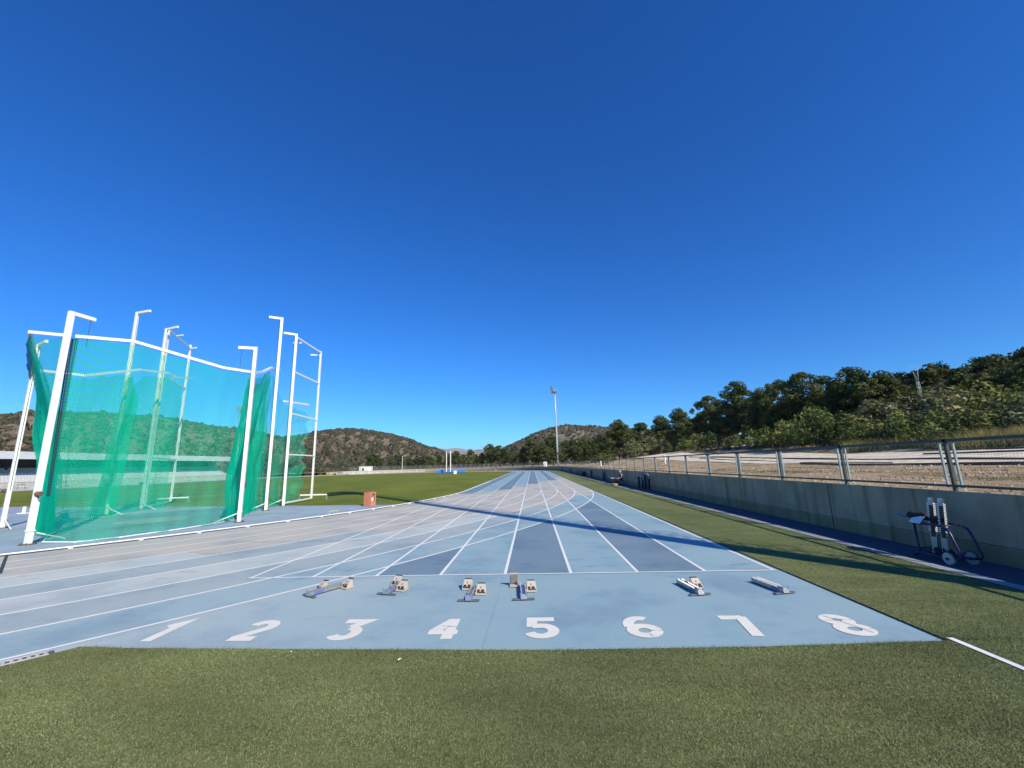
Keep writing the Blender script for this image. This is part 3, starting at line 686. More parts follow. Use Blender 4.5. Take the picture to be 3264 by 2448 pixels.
net([(-9.81, 4.45, 6.6), (-8.93, 5.61, 6.72), (-8.23, 6.53, 6.5), (-7.21, 7.88, 6.2), (-6.6, 8.7, 6.18)], [(-9.78, 4.58, z0), (-8.45, 4.32, z0), (-7.75, 5.2, z0), (-7.2, 6.9, z0), (-6.98, 8.6, z0)], seed=1, bulge=-.1, scal=.07)
net([(-9.9, 4.3, 6.58), (-11.2, 4.3, 6.7), (-13.3, 6.1, 6.55), (-15.3, 7.85, 6.42)], [(-9.82, 4.62, z0), (-11.0, 5.5, z0), (-12.8, 7.0, z0), (-14.3, 8.15, z0)], seed=2, bulge=-.45, folds=.10)
net([(-12.5, 5.35, 6.6), (-13.9, 6.6, 6.5), (-15.3, 7.85, 6.4)], [(-11.6, 6.0, z0), (-12.9, 7.1, z0), (-14.2, 8.1, z0)], seed=12, bulge=-.3, folds=.14, mat=M_NETF)
net([(-15.35, 7.85, 6.4), (-14.95, 9.3, 6.45), (-15.2, 11, 6.98), (-15.43, 12.35, 7.42)], [(-14.3, 8.15, z0), (-14.9, 9.6, z0), (-15.6, 11, z0), (-16.1, 12.2, z0)], seed=3, bulge=.2, drop=lambda u: 1.1 * sm((u - .9) / .1))
net([(-15.4, 11.9, 6.6), (-15.6, 12.9, 7.35), (-16.1, 14.9, 7.75), (-17.2, 17.4, 7.5)], [(-16.0, 11.6, z0), (-16.3, 13.6, z0), (-16.4, 15.0, z0), (-16.7, 16.6, z0)], seed=4, bulge=.1, edge=.35, drop=lambda u: 1.3 * sm((.14 - u) / .14))
net([(-6.7, 8.9, 6.15), (-7.2, 9.61, 6.3), (-7.81, 11.14, 6.65), (-8.5, 12.9, 7.35)], [(-7.0, 8.75, z0), (-7.7, 10, z0), (-8.3, 11.5, z0), (-8.85, 13.1, z0)], seed=5, bulge=.35, folds=.12, side=1, mat=M_NETF, drop=lambda u: .75 * math.exp(-((u - .16) / .07) ** 2))
net([(-8.55, 13.05, 7.3), (-8.8, 14.2, 6.5), (-9.1, 15.5, 5.95), (-9.25, 17.0, 5.9), (-9.38, 18.6, 5.85)], [(-8.9, 13.2, z0), (-9.1, 14.4, z0), (-9.3, 15.7, z0), (-9.4, 17.2, z0), (-9.42, 18.9, z0)], seed=6, bulge=.3, folds=.12, edge=.7)
net([(-15.38, 11.7, 6.9), (-15.42, 12.1, 7.2), (-15.5, 12.6, 5.9)], [(-16.0, 11.5, z0), (-16.1, 12.3, z0), (-16.2, 13.0, z0)], name='net', seed=7, bulge=.1, per=8, mat=M_NETF)
net([(-9.90, 4.36, 6.55), (-9.76, 4.52, 6.56)], [(-9.80, 4.46, 1.4), (-9.75, 4.53, 1.4)], name='net_hem', seed=8, bulge=0, folds=.02, scal=0, mat=M_NETDK)
net([(-11.25, 4.3, 6.72), (-13.3, 6.05, 6.6), (-15.3, 7.8, 6.46)], [(-11.3, 4.30, 6.35), (-13.4, 6.0, 6.15), (-15.45, 7.75, 5.95)], name='net_hem', seed=9, bulge=0, folds=.01, nv=6, scal=0, mat=M_NETDK)
net([(-7.5, 10.3, 6.45), (-7.9, 11.4, 6.6), (-8.45, 12.8, 7.2)], [(-7.75, 10.1, z0), (-8.25, 11.5, z0), (-8.75, 12.9, z0)], seed=15, bulge=.2, folds=.16, mat=M_NETF, drop=lambda u: .4 * (1 - u))
b = CB(); b.tube([(-9.6, 4.42, .05), (-8.45, 4.30, .05), (-7.75, 5.15, .05), (-7.2, 6.85, .05), (-6.98, 8.55, .05)], .022, 6)
b.tube([(-14.3, 8.15, .05), (-12.6, 7.2, .05), (-9.8, 4.62, .05)], .022, 6)
b.build('bottom_rope', M_WHITE, cg)

# ------------------------------------------------------------------ floodlight masts
def make_mast(x, y, z, label, rz=0):
    t = empty('floodlight_mast', (x, y, z), rz); tag(t, label, 'floodlight mast', 'floodlight masts')
    H = 27.0
    MB().tube([(0, 0, 0), (0, 0, 9), (0, 0, 18), (0, 0, H)], [.33, .29, .25, .21], 16).build('pole', M_GALV if False else paint('mast_steel', (0.52, .55, .55), .45, .08, 1.5, .2), t, smooth=True)
    b = MB()
    for yy in (-.2, .2): b.tube([(.62, yy, 2.5), (.55, yy, H)], .025, 5)
    for zz in np.arange(2.6, H - .2, .33): b.bar((.6, -.2, zz), (.6, .2, zz), .022)
    for zz in np.arange(3, H - .5, 1.1):
        b.tube([(.6, -.22, zz), (.85, -.34, zz), (1.1, -.2, zz), (1.15, 0, zz), (1.1, .2, zz), (.85, .34, zz), (.6, .22, zz)], .018, 4); b.bar((.3, 0, zz), (.6, 0, zz), .03)
    for yy in (-.2, .2): b.tube([(1.1, yy, 3), (1.1, yy, H - .3)], .016, 4)
    b.build('ladder', paint('ladder_steel', (.34, .36, .35), .5, .1, 3, .2), t)
    b = MB(); b.box((.15, 0, H - .35), (1.5, 2.4, .1))
    for xx in (-.55, .85):
        b.bar((xx, -1.15, H + .65), (xx, 1.15, H + .65), .05)
        for yy in (-1.15, 0, 1.15): b.bar((xx, yy, H - .3), (xx, yy, H + .65), .045)
    for yy in (-1.15, 1.15): b.bar((-.55, yy, H + .65), (.85, yy, H + .65), .05)
    b.build('platform', M_GALV, t)
    b = MB()
    for i in range(4): b.bar((-.55 - i * .13, -2.3, H - .5 + i * .62), (-.55 - i * .13, 2.3, H - .5 + i * .62), .09)
    for yy in (-.7, .7): b.bar((-.5, yy, H - .6), (-1.0, yy, H + 1.5), .10)
    b.bar((0, 0, H), (-.75, 0, H + .6), .14)
    b.build('crossbar', M_GALV, t)
    for i in range(4):
        for j in range(4):
            if i == 3 and j in (0, 3): continue
            yy = -1.8 + j * 1.2; zz = H - .42 + i * .62; xx = -.9 - i * .13
            l_ = MB(); l_.cyl((xx, yy, zz), .16, .42, 12, 0, 'X', .27) if False else l_.tube([(xx + .22, yy, zz + .10), (xx - .05, yy, zz + .02), (xx - .24, yy, zz - .05)], [.18, .34, .39], 12)
            l_.tube([(xx - .241, yy, zz - .051), (xx - .262, yy, zz - .058)], [.36, .36], 12, 1); l_.build('lamp', [M_LAMP, M_GLASS], t)
    return t
mA = make_mast(14.5, 140.0, 1.0, 'tall floodlight mast at the far end of the straight with its ladder on the right')
mB = copy_tree(mA); mB.location = (14.55, -3.75, 1.1); mB['label'] = 'tall floodlight mast whose long shadow crosses the track, standing right of the start'
mC = copy_tree(mA); mC.location = (-90.5, 123.5, 0.5); mC.rotation_euler = (0, 0, math.pi - .25); mC.scale = (1, 1, .80); mC['label'] = 'floodlight mast with a wide lamp rack seen through the green net'

# ------------------------------------------------------------------ starting blocks
def make_blocks(x, y, label, rz=0.0, pads=(), L=.62):
    """(x, y) middle of the rear cross plate; rail runs forward. pads: (side, distance along rail, flipped)"""
    t = empty('starting_block', (x, y, 0.009), rz); tag(t, label, 'starting block', 'starting blocks behind the start line')
    b = MB(); b.box((0, .03, .010), (.33, .055, .016)); b.build('cross_plate', paint('dark_slate_plate', (.10, .125, .165), .6, .2, 20), t, bevel=.004)
    b = MB(); b.box((0, L / 2, .022), (.060, L, .010))
    for sx in (-1, 1):
        b.box((sx * .034, L / 2, .040), (.006, L, .052))
    b.box((0, .0, .05), (.09, .012, .07), tilt=('X', -.25)); 
    for sx in (-1, 1): b.cyl((sx * .043, .0, .085), .013, .03, 8)
    rl = b.build('rail', M_ALU, t)
    b = MB()
    for i in range(int((L - .14) / .028)):
        yy = .12 + i * .028
        for sx in (-1, 1): b.add([(sx * .031, yy, .065), (sx * .038, yy, .065), (sx * .038, yy + .015, .065), (sx * .031, yy + .015, .065), (sx * .031, yy + .012, .090), (sx * .038, yy + .012, .090)], [(0, 1, 2, 3), (0, 4, 5, 1), (2, 5, 4, 3), (0, 3, 4), (1, 5, 2)])
    b.build('toothed_edge', paint('bright_alloy', (.36, .37, .40), .45, .1, 20, .4), rl)
    b = MB()
    for sx in (-1, 1): b.box((sx * .0382, .17, .040), (.0025, .16, .042))
    b.build('blue_sticker', paint('blue_sticker', (.12, .16, .42), .5, .1, 20), rl)
    for sx, dy, flip in pads:
        p = empty('pad', (sx * .132, dy, 0)); p.parent = t
        b = MB(); W = .146
        b.box((0, .02, .012), (W + .012, .15, .020))
        b.box((-sx * .062, .02, .055), (.02, .12, .07))
        if not flip:
            # the foot face leans forward; from behind one sees its ribbed back with two recesses
            b.add([(-W/2, -.035, .050), (W/2, -.035, .050), (W/2 * .84, .060, .142), (-W/2 * .84, .060, .142), (-W/2, .030, .022), (W/2, .030, .022), (W/2 * .84, .085, .138), (-W/2 * .84, .085, .138)],
                  [(0, 1, 2, 3), (7, 6, 5, 4), (3, 2, 6, 7), (0, 3, 7, 4), (1, 5, 6, 2), (0, 4, 5, 1)])
            for ex in (-1, 1): b.add([(ex * W/2, -.05, .022), (ex * W/2, .08, .022), (ex * W/2 * .87, .07, .13), (ex * (W/2 + .012), -.05, .022), (ex * (W/2 + .012), .08, .022), (ex * (W/2 * .87 + .012), .07, .13)], [(0, 1, 2), (5, 4, 3), (0, 3, 4, 1), (1, 4, 5, 2), (2, 5, 3, 0)])
        else:
            b.add([(-W/2, .05, .03), (W/2, .05, .03), (W/2, -.02, .20), (-W/2, -.02, .20), (-W/2, .075, .04), (W/2, .075, .04), (W/2, .005, .21), (-W/2, .005, .21)],
                  [(0, 1, 2, 3), (7, 6, 5, 4), (3, 2, 6, 7), (0, 3, 7, 4), (1, 5, 6, 2), (0, 4, 5, 1)])
        body = b.build('bracket', M_BEIGE, p, bevel=.003)
        if not flip:
            b = MB()
            for ex in (-1, 1): b.add([(ex * .034 - .024, -.0385, .052), (ex * .034 + .024, -.0385, .052), (ex * .034 + .022, -.0125, .0755), (ex * .034 - .022, -.0125, .0755)], [(0, 1, 2, 3)])
            b.add([(.0 - .008, .004, .0917), (.008, .004, .0917), (.006, .022, .1095), (-.006, .022, .1095)], [(0, 1, 2, 3)])
            b.v = [(v[0], v[1] - .0015, v[2] + .001) for v in b.v]
            b.build('recess', M_DKRED, p)
            b = MB(); b.add([(-W/2 * .80, .060, .1435), (W/2 * .80, .060, .1435), (W/2 * .80, .104, .148), (-W/2 * .80, .104, .148), (-W/2 * .80, .104, .128), (W/2 * .80, .104, .128)], [(0, 1, 2, 3), (3, 2, 5, 4)])
            b.build('rubber_edge', M_DKGREY, p)
        else:
            b = MB(); b.box((0, .012, .118), (W - .03, .004, .15), tilt=('X', .39)); b.v = [(v[0], v[1] - .006, v[2] - .002) for v in b.v]; b.build('face', M_GREYP, p)
    return t
make_blocks(1.79, -1.22, 'starting block with two pads far apart on a rightward slanting rail above the figure 2', R(-32), [(-1, .30, 0), (1, .60, 0)], .66)
make_blocks(3.04, -1.18, 'starting block with its short rail nearly hidden by two close pads above the figure 3', R(-14), [(-1, .52, 0), (1, .26, 0)], .60)
make_blocks(4.43, -1.55, 'starting block with a lower pad to the right of its rail above the figure 4', R(-2), [(-1, .62, 0), (1, .35, 0)], .70)
make_blocks(5.26, -1.52, 'starting block with one pad tipped up showing its grey face, above figure 5', R(3), [(-1, .74, 1), (1, .44, 0)], .72)
make_blocks(7.91, -1.40, 'starting block with a single pad right of its toothed rail above the figure 7', R(9), [(1, .34, 0)], .66)
make_blocks(9.16, -1.38, 'bare toothed starting block rail without any pads, above the figure 8', R(11), [], .68)

# ------------------------------------------------------------------ trees and shrubs
def leaf_tris(cen, rad, n, size, flat=.75):
    """n triangles scattered through a puff"""
    d = rng.normal(0, 1, (n, 3)); d /= np.linalg.norm(d, axis=1)[:, None]; r = rad * rng.uniform(.45, 1.0, n) ** .6
    c = d * r[:, None]; c[:, 2] *= flat; c += cen
    nn = d + np.array([0, 0, .35]) + rng.normal(0, .42, (n, 3)); a = np.cross(nn, rng.normal(0, 1, (n, 3))); a /= np.linalg.norm(a, axis=1)[:, None] + 1e-9; b = np.cross(nn, a); b /= np.linalg.norm(b, axis=1)[:, None] + 1e-9
    s_ = size * rng.uniform(.55, 1.35, n)[:, None]
    return np.stack([c - a * s_ * .5, c + a * s_ * .5, c + b * s_ * .95], 1)
def crown_mesh(name, puffs, n, size, pal, flat=.75, mat=None):
    T_, C_ = [], []
    for (x, y, z, r) in puffs:
        k = max(8, int(n * (r ** 2))); T_.append(leaf_tris(np.array([x, y, z]), r, k, size, flat))
        base = np.array(pal[rng.integers(0, len(pal))]) * rng.uniform(.85, 1.18); C_.append(base * rng.uniform(.7, 1.3, (k, 1)))
    T_ = np.concatenate(T_); C_ = np.concatenate(C_)
    return T_, C_
def to_mesh(name, T_, C_, mat): return npmesh(name, T_.reshape(-1, 3), np.arange(len(T_) * 3).reshape(-1, 3), mat, C_)
PINE = [(.054, .078, .020), (.072, .096, .025), (.038, .060, .019), (.098, .115, .032)]
PINE_LT = [(.095, .118, .030), (.12, .135, .038), (.070, .092, .028)]
OLIVE = [(.17, .18, .085), (.20, .20, .10), (.12, .14, .065)]
GREENB = [(.15, .18, .045), (.20, .22, .06), (.10, .135, .038)]
MAQ = [(.060, .078, .028), (.080, .094, .036), (.12, .13, .05), (.065, .062, .034)]
YELB = [(.30, .22, .055), (.24, .19, .07), (.16, .14, .05)]
def pine_puffs(sd, h, broad=1.0, tilt=0.0):
    rs = random.Random(sd); P_ = []; limbs = []
    n = rs.randint(30, 40)
    for i in range(n):
        t = (i + rs.random()) / n; z = h * (.22 + .74 * t); prof = (math.sin(math.pi * min(1, (.10 + t * .80)))) ** .75
        rr = h * .30 * broad * prof * rs.uniform(.45, 1.12); a = i * 2.399 + rs.uniform(-.6, .6)
        x, y = rr * math.cos(a) + tilt * z, rr * math.sin(a); r_ = h * .078 * rs.uniform(.7, 1.5)
        P_.append((x, y, z + rs.uniform(-.3, .3), r_)); limbs.append((x, y, z))
        if rs.random() < .75: P_.append((x * .55 + rs.uniform(-.4, .4), y * .55 + rs.uniform(-.4, .4), z + rs.uniform(-.2, .6), r_ * 1.1))
    P_.append((tilt * h, 0, h * .955, h * .06))
    return P_, limbs
def trunk_mb(h, limbs, tilt, rs):
    b = MB(); pts = [(tilt * h * t * .9 + .12 * math.sin(t * 5), .12 * math.cos(t * 4), h * t * .86 - .3 * (1 - t)) for t in (0, .15, .35, .55, .75, 1)]
    b.tube(pts, [h * .026, h * .021, h * .017, h * .013, h * .009, h * .004], 8)
    for (x, y, z) in limbs[::2]:
        z0_ = max(.15 * h, z - .22 * math.hypot(x, y) - .3); b.tube([(tilt * z0_ * .95, 0, z0_), (x * .55, y * .55, lerp(z0_, z, .45)), (x * .95, y * .95, z)], [h * .008, h * .006, h * .003], 5)
    return b
PROTO = {}
def pine_proto(key, sd, h, broad, pal, n=260, size=.23, tilt=0.0):
    P_, limbs = pine_puffs(sd, h, broad, tilt); T_, C_ = crown_mesh(key, P_, n, size, pal, .62)
    cm = to_mesh('crown', T_, C_, M_LEAF); tb = trunk_mb(h, limbs, tilt, random.Random(sd)); to = tb.build('trunk', M_BARK); tm = to.data; bpy.data.objects.remove(to)
    PROTO[key] = (cm, tm, h)
pine_proto('pa', 11, 9.0, 1.05, PINE); pine_proto('pb', 12, 9.0, .85, PINE, tilt=.05); pine_proto('pc', 13, 9.0, 1.25, PINE); pine_proto('pd', 14, 9.0, .70, PINE_LT); pine_proto('pe', 15, 9.0, 1.0, PINE_LT, tilt=-.04)
def bush_proto(key, sd, h, wdt, pal, n=170, size=.22, np_=26):
    rs = random.Random(sd); P_ = []
    for i in range(np_):
        a = rs.uniform(0, 6.28); u = rs.random() ** .6; e = rs.random(); rr = wdt / 2 * u; z = h * (.15 + .75 * math.sqrt(max(0, 1 - u * u)) * (.35 + .65 * e)); P_.append((rr * math.cos(a), rr * math.sin(a), z, h * .17 * rs.uniform(.7, 1.4)))
    T_, C_ = crown_mesh(key, P_, n, size, pal, .85); cm = to_mesh('crown', T_, C_, M_LEAF)
    b = MB()
    for i in range(5): a = i * 1.3; b.tube([(0.05 * math.cos(a), .05 * math.sin(a), -.2), (.22 * wdt * math.cos(a), .22 * wdt * math.sin(a), h * .55)], [.05, .02], 5)
    to = b.build('stem', M_BARK); tm = to.data; bpy.data.objects.remove(to); PROTO[key] = (cm, tm, h)
bush_proto('bo', 21, 3.0, 4.2, OLIVE); bush_proto('bg', 22, 3.0, 4.8, GREENB); bush_proto('bm', 23, 3.0, 5.2, MAQ); bush_proto('by', 24, 1.0, 1.8, YELB, 500, .12); bush_proto('bh', 25, 3.0, 3.6, PINE_LT)
def plant(az, dist, top_el, key, label, cat='pine tree', group=None, name=None, wide=1.0, h=None):
    """stand a plant DIST metres from the start of the scene along bearing AZ, tall enough to reach elevation TOP_EL from eye height there"""
    if 10.5 < az < 42: dist = max(dist, (18.5 + ((16.5 if az < 28 else 13.5) if cat.endswith('tree') else 8.0) * sm((az - 12) / 5)) / math.sin(R(az)))
    x, y = 5.455 + dist * math.sin(R(az)), -8.18 + dist * math.cos(R(az)); z = terr_xy(x, y) - .1
    if h is None: h = max(1.0, 2.0 + dist * math.tan(R(top_el)) - z)
    cm, tm, ph = PROTO[key]; sc = h / ph
    tree = cat.endswith('tree')
    t = empty(name or ('pine_tree' if tree else 'shrub'), (x, y, z), random.uniform(0, 6.28)); t.scale = (sc * wide, sc * wide, sc)
    tag(t, label, cat, group); link('crown', cm, t); link('trunk' if tree else 'stem', tm, t)
    return t
TR = [ # bearing, distance, elevation of the top, kind, width, label
 (11.7, 92, 5.35, 'pa', .95, 'dark pine with a pointed top where the tall tree belt begins right of the mast'),
 (14.8, 86, 5.1, 'pc', .9, 'broad rounded pine second along the belt to the right of the mast'),
 (17.2, 79, 5.55, 'pb', .9, 'narrow leaning pine just before the first high step of the tree belt'),
 (19.65, 74, 6.4, 'pd', 1.0, 'slim pine with a lone raised tip above the two pale olive bushes'),
 (23.1, 60, 8.0, 'pc', .72, 'wide pine with grey-green flat crown left of the tallest pine group'),
 (26.5, 57, 9.0, 'pa', .85, 'tallest round-headed pine above the pale gravel hump'),
 (28.5, 58, 7.9, 'pb', .75, 'small pine filling the gap between two tall round pines'),
 (30.3, 54, 8.9, 'pe', .8, 'open-crowned pine with sky showing through its left side'),
 (33.1, 53, 9.65, 'pc', .85, 'highest broad pine with a ragged double top on the slope'),
 (37.7, 54, 9.05, 'pa', .95, 'dense dark pine left of the lattice pylon with a rounded double head'),
 (39.6, 56, 8.2, 'pb', .9, 'dark pine right beside the lattice pylon'),
 (35.5, 60, 7.6, 'pd', .8, 'thin pine showing in the notch between the two highest pines'),
]
for az, di, el, key, wd_, lab in TR: plant(az, di, el, key, lab, wide=wd_ * 1.12)
fill = [(12.9, 84, 4.5), (13.6, 96, 4.6), (16.0, 88, 4.7), (18.4, 70, 4.8), (20.9, 68, 5.9), (22.0, 64, 6.4), (24.5, 62, 7.5), (25.3, 66, 7.7), (27.5, 62, 7.6), (29.3, 60, 7.2), (31.6, 58, 8.2), (32.0, 50, 6.4), (34.4, 56, 8.0), (36.4, 56, 7.9),
        (38.6, 62, 7.9), (40.6, 60, 7.3), (21.8, 58, 4.9), (25.0, 54, 5.6), (28.3, 52, 5.8), (35.0, 50, 6.0), (38.4, 50, 6.2), (23.8, 66, 5.5), (19.0, 82, 5.2), (15.4, 78, 4.2), (30.8, 62, 7.0), (33.8, 62, 7.4), (41.6, 64, 7.2)]
for i, (az, di, el) in enumerate(fill):
    plant(az, di, el - (.9 if az < 40 else .3), ['pa', 'pc', 'pe', 'pb', 'pd'][i % 5], 'dark pine packed among its neighbours in the belt behind the gravel path', group='pines in the belt behind the gravel path', wide=1.05)
MID = [(-21.2, 196, 1.85, 'pc', 'leftmost dark bushy pine behind the far fence, at the foot of the brown hill'), (-17.6, 198, 1.55, 'pa', 'dark pine behind the far fence with the small street lamp in front'),
 (-14.6, 200, 1.6, 'pc', 'dark rounded pine behind the far fence left of the vaulting poles'), (-12.6, 198, 1.5, 'pb', 'dark pine behind the far fence directly left of the white vaulting poles'),
 (-10.3, 196, 1.95, 'pa', 'pine behind the blue landing mat, right of the white poles'), (-8.4, 192, 2.15, 'pd', 'slender pine standing alone against the far blue mountain'),
 (-6.9, 190, 1.7, 'pd', 'pale pine in the dip left of the twin round pines'), (-5.7, 186, 2.75, 'pa', 'left one of the twin round dark pines in front of the right hill'),
 (-4.4, 184, 2.7, 'pc', 'right one of the twin round dark pines in front of the right hill'), (-2.7, 180, 1.75, 'pe', 'low light green pine below the left slope of the right hill'),
 (-1.2, 176, 2.3, 'pb', 'pine left of the small white forked pylon'), (.1, 172, 3.45, 'pc', 'big dark pine left of the far mast, above the white cabinet'),
 (1.9, 168, 2.6, 'pe', 'sunlit pine close left of the far mast'), (2.9, 172, 3.75, 'pa', 'tall dark pine directly behind the far mast'),
 (4.4, 160, 3.1, 'pe', 'sunlit green pine touching the right of the far mast ladder'), (5.7, 152, 3.2, 'pc', 'dark pine second to the right of the far mast'),
 (6.9, 146, 3.35, 'pe', 'yellow green pine with a wide skirt right of the far mast'), (8.1, 136, 2.9, 'pb', 'dark pine between the wide yellow green pine and the tall belt'),
 (9.1, 128, 3.2, 'pa', 'dark upright pine just left of the tall belt'), (10.4, 112, 4.2, 'pc', 'dark pine leading up to the tall belt right of the mast')]
for az, di, el, key, lab in MID: plant(az, di, el, key, lab, wide=1.1)
for i, (az, di, el) in enumerate([(-20.3, 204, 1.3), (-18.8, 206, 1.3), (-16.5, 205, 1.2), (-15.6, 200, 1.3), (-13.6, 204, 1.35), (-11.5, 204, 1.5), (-9.3, 202, 1.6), (-7.6, 198, 1.5), (-3.6, 190, 1.9), (-1.9, 186, 1.7), (.9, 180, 2.6), (3.6, 150, 2.2), (7.6, 122, 2.3), (9.9, 100, 2.9), (8.7, 106, 2.2), (6.3, 130, 2.0)]):
    plant(az, di, el, ['pa', 'pe', 'pb', 'pc', 'pd'][i % 5], 'low dark pine in the line behind the far fence', group='low pines behind the far fence', wide=1.2)
SH = [(13.3, 62, 2.7, 'bo', 1.1, 'pale olive bush, the left and smaller of a pair beyond the fence'), (15.7, 60, 3.35, 'bo', 1.15, 'pale olive bush, the right and larger of a pair beyond the fence'),
 (20.4, 52, 1.75, 'by', 1.3, 'ochre flowering shrub on the hump, first of two below the tall pines'), (22.0, 51, 1.9, 'by', 1.3, 'ochre flowering shrub on the hump, second of two below the tall pines'), (24.2, 50, 1.6, 'by', 1.1, 'small straw coloured shrub below the wide pine'),
 (34.9, 40, 1.25, 'by', 1.0, 'bright yellow shrub at the edge of the gravel path'),
 (33.9, 44, 5.9, 'bg', .85, 'large domed light green bush below the highest broad pine'), (30.6, 45, 4.4, 'bg', .9, 'mid green bush left of the large domed bush'), (40.9, 42, 4.5, 'bg', .9, 'yellowish green bush below the lattice pylon'),
 (37.6, 40, 3.6, 'bg', .95, 'lime tinged bush right of the bright yellow shrub'), (44.5, 44, 5.8, 'bo', 1.0, 'grey green bush high on the bank at the right edge'), (47.8, 44, 5.5, 'bg', 1.0, 'green bush high on the bank in the right corner of the wood'),
 (31.6, 38, 2.6, 'bm', .95, 'dark low thicket beside the bright yellow shrub'), (28.4, 42, 2.8, 'bm', .9, 'dark brownish thicket at the left end of the low scrub'),
 (9.3, 70, 1.5, 'bh', 1.3, 'round green bush at the near end of the far pines, left of the bank')]
for az, di, el, key, wd_, lab in SH: plant(az, di, el, key, lab, cat='shrub', wide=wd_)
for i, (az, di, el) in enumerate([(25.8, 47, 3.2), (27.2, 48, 3.5), (29.4, 42, 3.4), (35.9, 38, 2.5), (39.4, 38, 2.9), (42.6, 40, 4.2), (46.0, 40, 4.4), (49.0, 40, 4.3), (43.6, 36, 2.6), (33.2, 38, 2.9), (37.0, 46, 5.0), (39.0, 48, 5.6), (41.8, 50, 5.9), (46.2, 50, 6.3), (49.4, 50, 6.1), (43.4, 52, 6.3), (18.2, 60, 2.9), (21.2, 56, 3.4), (23.4, 54, 3.6), (17.2, 66, 2.6), (12.2, 72, 2.2), (11.0, 80, 1.9)]):
    plant(az, di, el, ['bm', 'bg', 'bh', 'bo'][i % 4], 'dense scrub bush in front of the pine belt', cat='shrub', group='scrub bushes in front of the pine belt', wide=1.15)

# the wooded hill on the right: a wood read as one mass
def lowtree(sd, h, pal):
    P_, _ = pine_puffs(sd, h, 1.1); return crown_mesh('x', P_, 110, .34, pal)
LT = [lowtree(31, 6, PINE), lowtree(32, 6, PINE), lowtree(33, 6, PINE_LT)]
TT, CC = [], []
for i in range(300):
    az = rng.uniform(37, 57); di = rng.uniform(56, 122)
    x, y = 5.455 + di * math.sin(R(az)), -8.18 + di * math.cos(R(az))
    z = terr_xy(x, y); T_, C_ = LT[i % 3]; s_ = rng.uniform(.75, 1.15); a = rng.uniform(0, 6.28)
    s_ *= .78 if di < 78 else 1.0; Q = T_ * s_; ca, sa = math.cos(a), math.sin(a); Q = np.stack([Q[..., 0] * ca - Q[..., 1] * sa + x, Q[..., 0] * sa + Q[..., 1] * ca + y, Q[..., 2] + z - .4], -1); TT.append(Q); CC.append(C_ * rng.uniform(.6, .95))
tag(link('woodland', to_mesh('woodland', np.concatenate(TT), np.concatenate(CC), M_LEAF)), 'dense dark pine wood covering the hillside at the right edge', 'woodland', kind='stuff')
# tall dry grass on the bank
n = 26000; az = rng.uniform(36, 56, n); di = 30 + 14 * rng.uniform(0, 1, n)
XY = np.c_[5.455 + di * np.sin(np.radians(az)), -8.18 + di * np.cos(np.radians(az))]
keep = (XY[:, 0] > 29.6 + .8 * np.sin(XY[:, 1] * .7)) & (XY[:, 0] < 40); XY = XY[keep]
me = blades('tall_grass', XY, .35, 1.0, .05, M_TALL, [(.26, .25, .08), (.32, .29, .11), (.20, .22, .065), (.38, .32, .15)], 0.0, .35)
co_ = np.empty(len(me.vertices) * 3, np.float32); me.vertices.foreach_get('co', co_); co_ = co_.reshape(-1, 3); zz = np.repeat([terr_xy(x, y) for x, y in XY], 3); co_[:, 2] += zz - .03; me.vertices.foreach_set('co', co_.ravel())
tag(link('tall_grass', me), 'tall yellow green grass on the bank above the gravel path', 'tall grass', kind='stuff')
n = 9000; XY = np.c_[rng.uniform(14.3, 22.5, n), -8 + 75 * rng.uniform(0, 1, n) ** 1.4]
m_ = (np.sin(XY[:, 0] * 1.9) + np.sin(XY[:, 1] * .9 + XY[:, 0])) > rng.normal(.6, .5, n); XY = XY[m_]
me = blades('dry_weeds', XY, .04, .17, .03, M_TALL, [(.23, .17, .09), (.28, .21, .12), (.14, .13, .05), (.20, .13, .07)], 0.0, .7)
co_ = np.empty(len(me.vertices) * 3, np.float32); me.vertices.foreach_get('co', co_); co_ = co_.reshape(-1, 3); zz = np.repeat([terr_xy(x, y) for x, y in XY], 3); co_[:, 2] += zz - .01; me.vertices.foreach_set('co', co_.ravel())
tag(link('dry_weeds', me), 'sparse dry weeds on the bare ground behind the wire fence', 'weeds', kind='stuff')

# ------------------------------------------------------------------ hills
def hill(name, sky, dist, depth, foot, mat, rough=3.0, seed=0, step=.4):
    """ridge through (bearing, elevation) points seen DIST metres away; slopes down to the foot both ways"""
    az0, az1 = sky[0][0], sky[-1][0]; A = np.arange(az0, az1 + step, step); E = np.interp(A, [p[0] for p in sky], [p[1] for p in sky])
    ts = [0, .06, .14, .24, .35, .47, .6, .72, .83, .92, 1.0, 1.12, 1.3, 1.6, 2.0]; r2 = random.Random(seed); V = []
    ph = [r2.uniform(0, 6.28) for _ in range(6)]
    for i, a in enumerate(A):
        hz = 2 + dist * math.tan(R(E[i])); 
        for t in ts:
            di = dist - depth * (1 - t); prof = (t ** 1.15 if t <= 1 else max(0, 1 - (t - 1) ** 1.3)); z = foot + (hz - foot) * prof
            bump = rough * (math.sin(a * 1.7 + t * 5 + ph[0]) + .7 * math.sin(a * 3.9 + t * 11 + ph[1]) + .4 * math.sin(a * 8.1 - t * 17 + ph[2])) * math.sin(math.pi * min(t, 1)) * .8
            V.append((5.455 + di * math.sin(R(a)), -8.18 + di * math.cos(R(a)), z + bump))
    n = len(ts); F = [(i*n+j, (i+1)*n+j, (i+1)*n+j+1, i*n+j+1) for i in range(len(A)-1) for j in range(n-1)]
    o = MB().add(V, F).build(name, mat, smooth=True, fix=False); flat_up(o); tag(o, kind='structure'); return np.array(V).reshape(len(A), n, 3)
